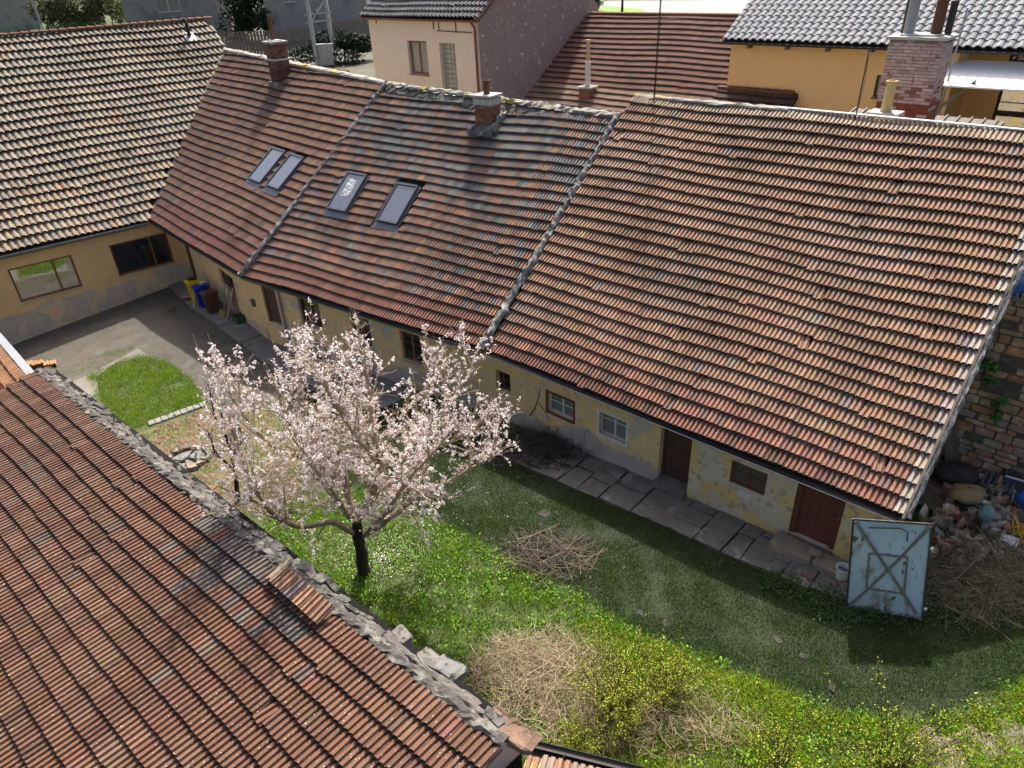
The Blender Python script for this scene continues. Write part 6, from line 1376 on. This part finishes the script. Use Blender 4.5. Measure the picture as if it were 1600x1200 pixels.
# leafy weed rosettes on the lush grass
rs_ = np.random.default_rng(9); W_ = wpoly(lush_px); pw = []
pw = []
for _ in range(2600):
    x, y = rs_.uniform(min(p[0] for p in W_), max(p[0] for p in W_)), rs_.uniform(min(p[1] for p in W_), max(p[1] for p in W_))
    if inside(x, y, W_):
        g_ = gz(x, y)
        for _ in range(12): q = rs_.normal(size=2)*.08; pw.append((x+q[0], y+q[1], g_+rs_.uniform(.03, .12)))
tag(leaf_cloud(np.array(pw), .028, LC[:4], 10, 'leafy_weeds', None, flat=1.5), 'broad-leaved weeds scattered through the lush grass', 'weeds', kind='stuff')
pw = []
for _ in range(320):
    u, v = rs_.uniform(1190, 1340), 0; f = (u-1190)/150; v = 905+f*45+rs_.normal()*9; P = GG(u, v)
    for _ in range(10): q = rs_.normal(size=2)*.07; pw.append((P[0]+q[0], P[1]+q[1], P[2]+rs_.uniform(.02, .10)))
for _ in range(300):
    P = GG(rs_.uniform(1280, 1500), 955+rs_.normal()*12)
    for _ in range(9): q = rs_.normal(size=2)*.08; pw.append((P[0]+q[0], P[1]+q[1], P[2]+rs_.uniform(.02, .12)))
tag(leaf_cloud(np.array(pw), .03, [(.035, .075, .018), (.05, .095, .02)], 11, 'edge_weeds', None, flat=1.2), 'dark leafy weeds along the pavement edge and gate foot', 'weeds', kind='stuff')
# ---------------- brushwood heaps ----------------
def heap(name, label, cat, c_px, ru, rv, n, hgt, L, r, cols, seed, curl=.25, flat=.12, group=None, up=.0):
    rng = np.random.default_rng(seed); t = thing(name, label, cat, GG(*c_px), group); P = []; R = []
    for _ in range(n):
        an, rr_ = rng.uniform(0, 6.283), math.sqrt(rng.random()); u, v = c_px[0]+ru*rr_*math.cos(an), c_px[1]+rv*rr_*math.sin(an); g_ = GG(u, v); z = hgt*(1-rr_**2)*rng.random()+.02
        d = rng.normal(size=3); d[2] = d[2]*flat+up*rng.random(); d /= np.linalg.norm(d); ln = L*rng.uniform(.4, 1.3); q = [g_+U*z-d*ln*.5]; npt = 6
        for s in range(npt-1):
            d = d+rng.normal(size=3)*curl*np.array([1, 1, .5]); d /= np.linalg.norm(d); x = q[-1]+d*ln/(npt-1); q.append(x)
        q = np.array(q); q[:, 2] = np.maximum(q[:, 2], [gz(a, b)+.01 for a, b in q[:, :2]]); P.append(q); R.append(np.linspace(r, r*.4, npt)*rng.uniform(.5, 1.5))
    tubes_np(P, R, np.asarray(cols)[rng.integers(0, len(cols), n)]*rng.uniform(.7, 1.3, (n, 1)), 'stems', 'twig', t, 3, 'stuff'); return t
TW = [(.12, .098, .075), (.17, .138, .105), (.08, .065, .05), (.24, .19, .14)]; HAY = [(.46, .37, .24), (.38, .30, .19), (.52, .43, .29), (.28, .22, .13)]
heap('twig_heap', 'heap of pruned dark twigs on the worn lawn', 'brushwood', (858, 868), 70, 34, 330, .22, 1.1, .008, TW, 21, curl=.18)  # this lawn is the darker-coloured SHADE_LAWN patch
heap('brush_heap', 'long heap of brushwood against the ochre wall on the pavement', 'brushwood', (840, 705), 75, 30, 620, .5, 1.1, .009, [(.075, .055, .045), (.11, .08, .065), (.05, .04, .035)], 22)
heap('hay_tangle', 'tangle of dry straw-coloured stems beside the barn wall', 'dry stems', (845, 1055), 105, 58, 1700, .24, .95, .0055, HAY, 23, curl=.38)
heap('hay_tangle', 'low mat of dry stems around the yellow-green shrub foot', 'dry stems', (1000, 1130), 190, 50, 1300, .25, .7, .005, HAY+[(.2, .2, .06)], 24, curl=.45)
heap('dry_reed', 'sprawling dry brown stems in front of the rubble', 'dry stems', (1540, 905), 95, 62, 1500, .45, 1.2, .006, [(.25, .20, .13), (.32, .26, .17), (.18, .14, .09), (.22, .22, .10)], 25, curl=.3, flat=.5, up=.5)
heap('dry_reed', 'dry stems and bramble beside the slim dark tree', 'dry stems', (440, 770), 60, 40, 420, .4, .8, .006, HAY[1:]+TW, 26, curl=.35, flat=.4)
# ---------------- yellow-green shrubs ----------------
def stem_shrub(name, label, c_px, n, h, sp, cols, seed, lsize=.022, nl=14, bark=(.09, .07, .045)):
    rng = np.random.default_rng(seed); base = GG(*c_px); t = thing(name, label, 'shrub', base); P = []; R = []; lv = []
    for _ in range(n):
        a = rng.uniform(0, 6.283); d = np.array([math.cos(a)*sp*rng.random(), math.sin(a)*sp*rng.random(), 1.0]); d /= np.linalg.norm(d); ln = h*rng.uniform(.5, 1.15); q = [base+np.array([rng.normal()*.09, rng.normal()*.09, -.02])]
        for s in range(7): d = d+rng.normal(size=3)*.10+U*.04; d /= np.linalg.norm(d); q.append(q[-1]+d*ln/7)
        q = np.array(q); P.append(q); R.append(np.linspace(.010, .003, 8)); subs = [q]
        for f in range(rng.integers(2, 6)):
            i = rng.integers(1, 7); dd = d+rng.normal(size=3)*.6; dd /= np.linalg.norm(dd); s_ = np.array([q[i]+dd*ln*.3*k/7 for k in range(8)])+np.cumsum(rng.normal(size=(8, 3))*.012, axis=0); P.append(s_); R.append(np.linspace(.005, .002, 8)); subs.append(s_)
        for s_ in subs:
            for f in rng.uniform(.15, 1, nl): i = min(6, int(f*7)); lv.append(s_[i]+(s_[i+1]-s_[i])*rng.random()+rng.normal(size=3)*.025)
    tubes_np(P, R, np.tile(np.asarray(bark), (len(P), 1))*rng.uniform(.7, 1.3, (len(P), 1)), 'stems', 'twig', t, 3); leaf_cloud(np.array(lv), lsize, cols, seed+1, 'leaves', t)['kind'] = 'stuff'; return t
SY = [(.36, .38, .03), (.27, .33, .03), (.42, .41, .06), (.20, .28, .025)]
stem_shrub('spring_shrub', 'upright shrub with dense yellow-green spring leaves on the lush grass', (972, 1120), 80, 1.75, .95, SY, 31, .019, 26)
stem_shrub('spring_shrub', 'low spreading yellow-green shrub beside the upright one', (1040, 1090), 60, 1.1, 1.1, SY, 41, .019, 24)
stem_shrub('spring_shrub', 'small yellow-green shrub near the hay tangle', (905, 1180), 40, .9, .9, SY[1:], 51, .018, 18)
stem_shrub('spring_shrub', 'loose shrub with thin dark branches above the sandstone paving', (1380, 1215), 40, 1.9, 1.1, SY, 61, .02, 14, (.05, .04, .03))
stem_shrub('spring_shrub', 'sparse thin-stemmed shrub beside the loose branchy one', (1215, 1210), 30, 1.7, 1.0, SY, 71, .02, 13, (.05, .04, .03))
# flat sandstone flags at the lower right
fl = thing('flagstones', 'flat pale sandstone flags in the grass below the branchy shrub', 'flagstones', GG(1510, 1165)); rf = random.Random(81)
for u, v, w_, d_ in ((1445, 1160, .6, .42), (1482, 1172, .5, .45), (1520, 1158, .55, .4), (1560, 1165, .55, .45), (1470, 1188, .55, .4), (1510, 1190, .5, .42), (1550, 1190, .55, .4), (1590, 1182, .5, .4), (1590, 1150, .45, .35), (1575, 1135, .35, .25)):
    m = MB(); m.cur = jit_col((.85, .82, .78), rf, .12, .04); m.rock(GG(u, v)-U*.09, nrm(V3(1, rf.uniform(-.4, .4), 0)), nrm(V3(rf.uniform(-.4, .4), 1, 0)), w_, d_, .13, rf, .14); m.build('flag', MT['stone'], fl)
fp = []
for _ in range(1500):
    a_, r_ = rt.uniform(0, 6.283), abs(rt.normal())*1.5; x, y = TBP[0]+.3+math.cos(a_)*r_, TBP[1]+.4+math.sin(a_)*r_; fp.append((x, y, gz(x, y)+rt.uniform(.03, .11)))
tag(leaf_cloud(np.array(fp), .014, [(.88, .80, .79), (.85, .74, .74)], 77, 'fallen_petals', None, flat=3), 'fallen pale petals on the grass under the blossom tree', 'petals', kind='stuff')
# thin creeper on the ochre wall
m = MB(); a = F3.px(842, 600); q = [F3.P(a[0]+x*.06, a[1]-.1-z, -.02) for x, z in ((1, 0), (0, .3), (-1, .5), (-3, .8), (-6, 1.1))]; m.tube(q, [.008, .01, .012, .014, .016], 5); m.tube([q[2], F3.P(a[0]+.25, a[1]-.85, -.03), F3.P(a[0]+.4, a[1]-1.1, -.04)], .008, 5); tag(m.build('bare_creeper', MT['bark_dark']), 'bare dark creeper stem climbing the ochre wall', 'creeper')
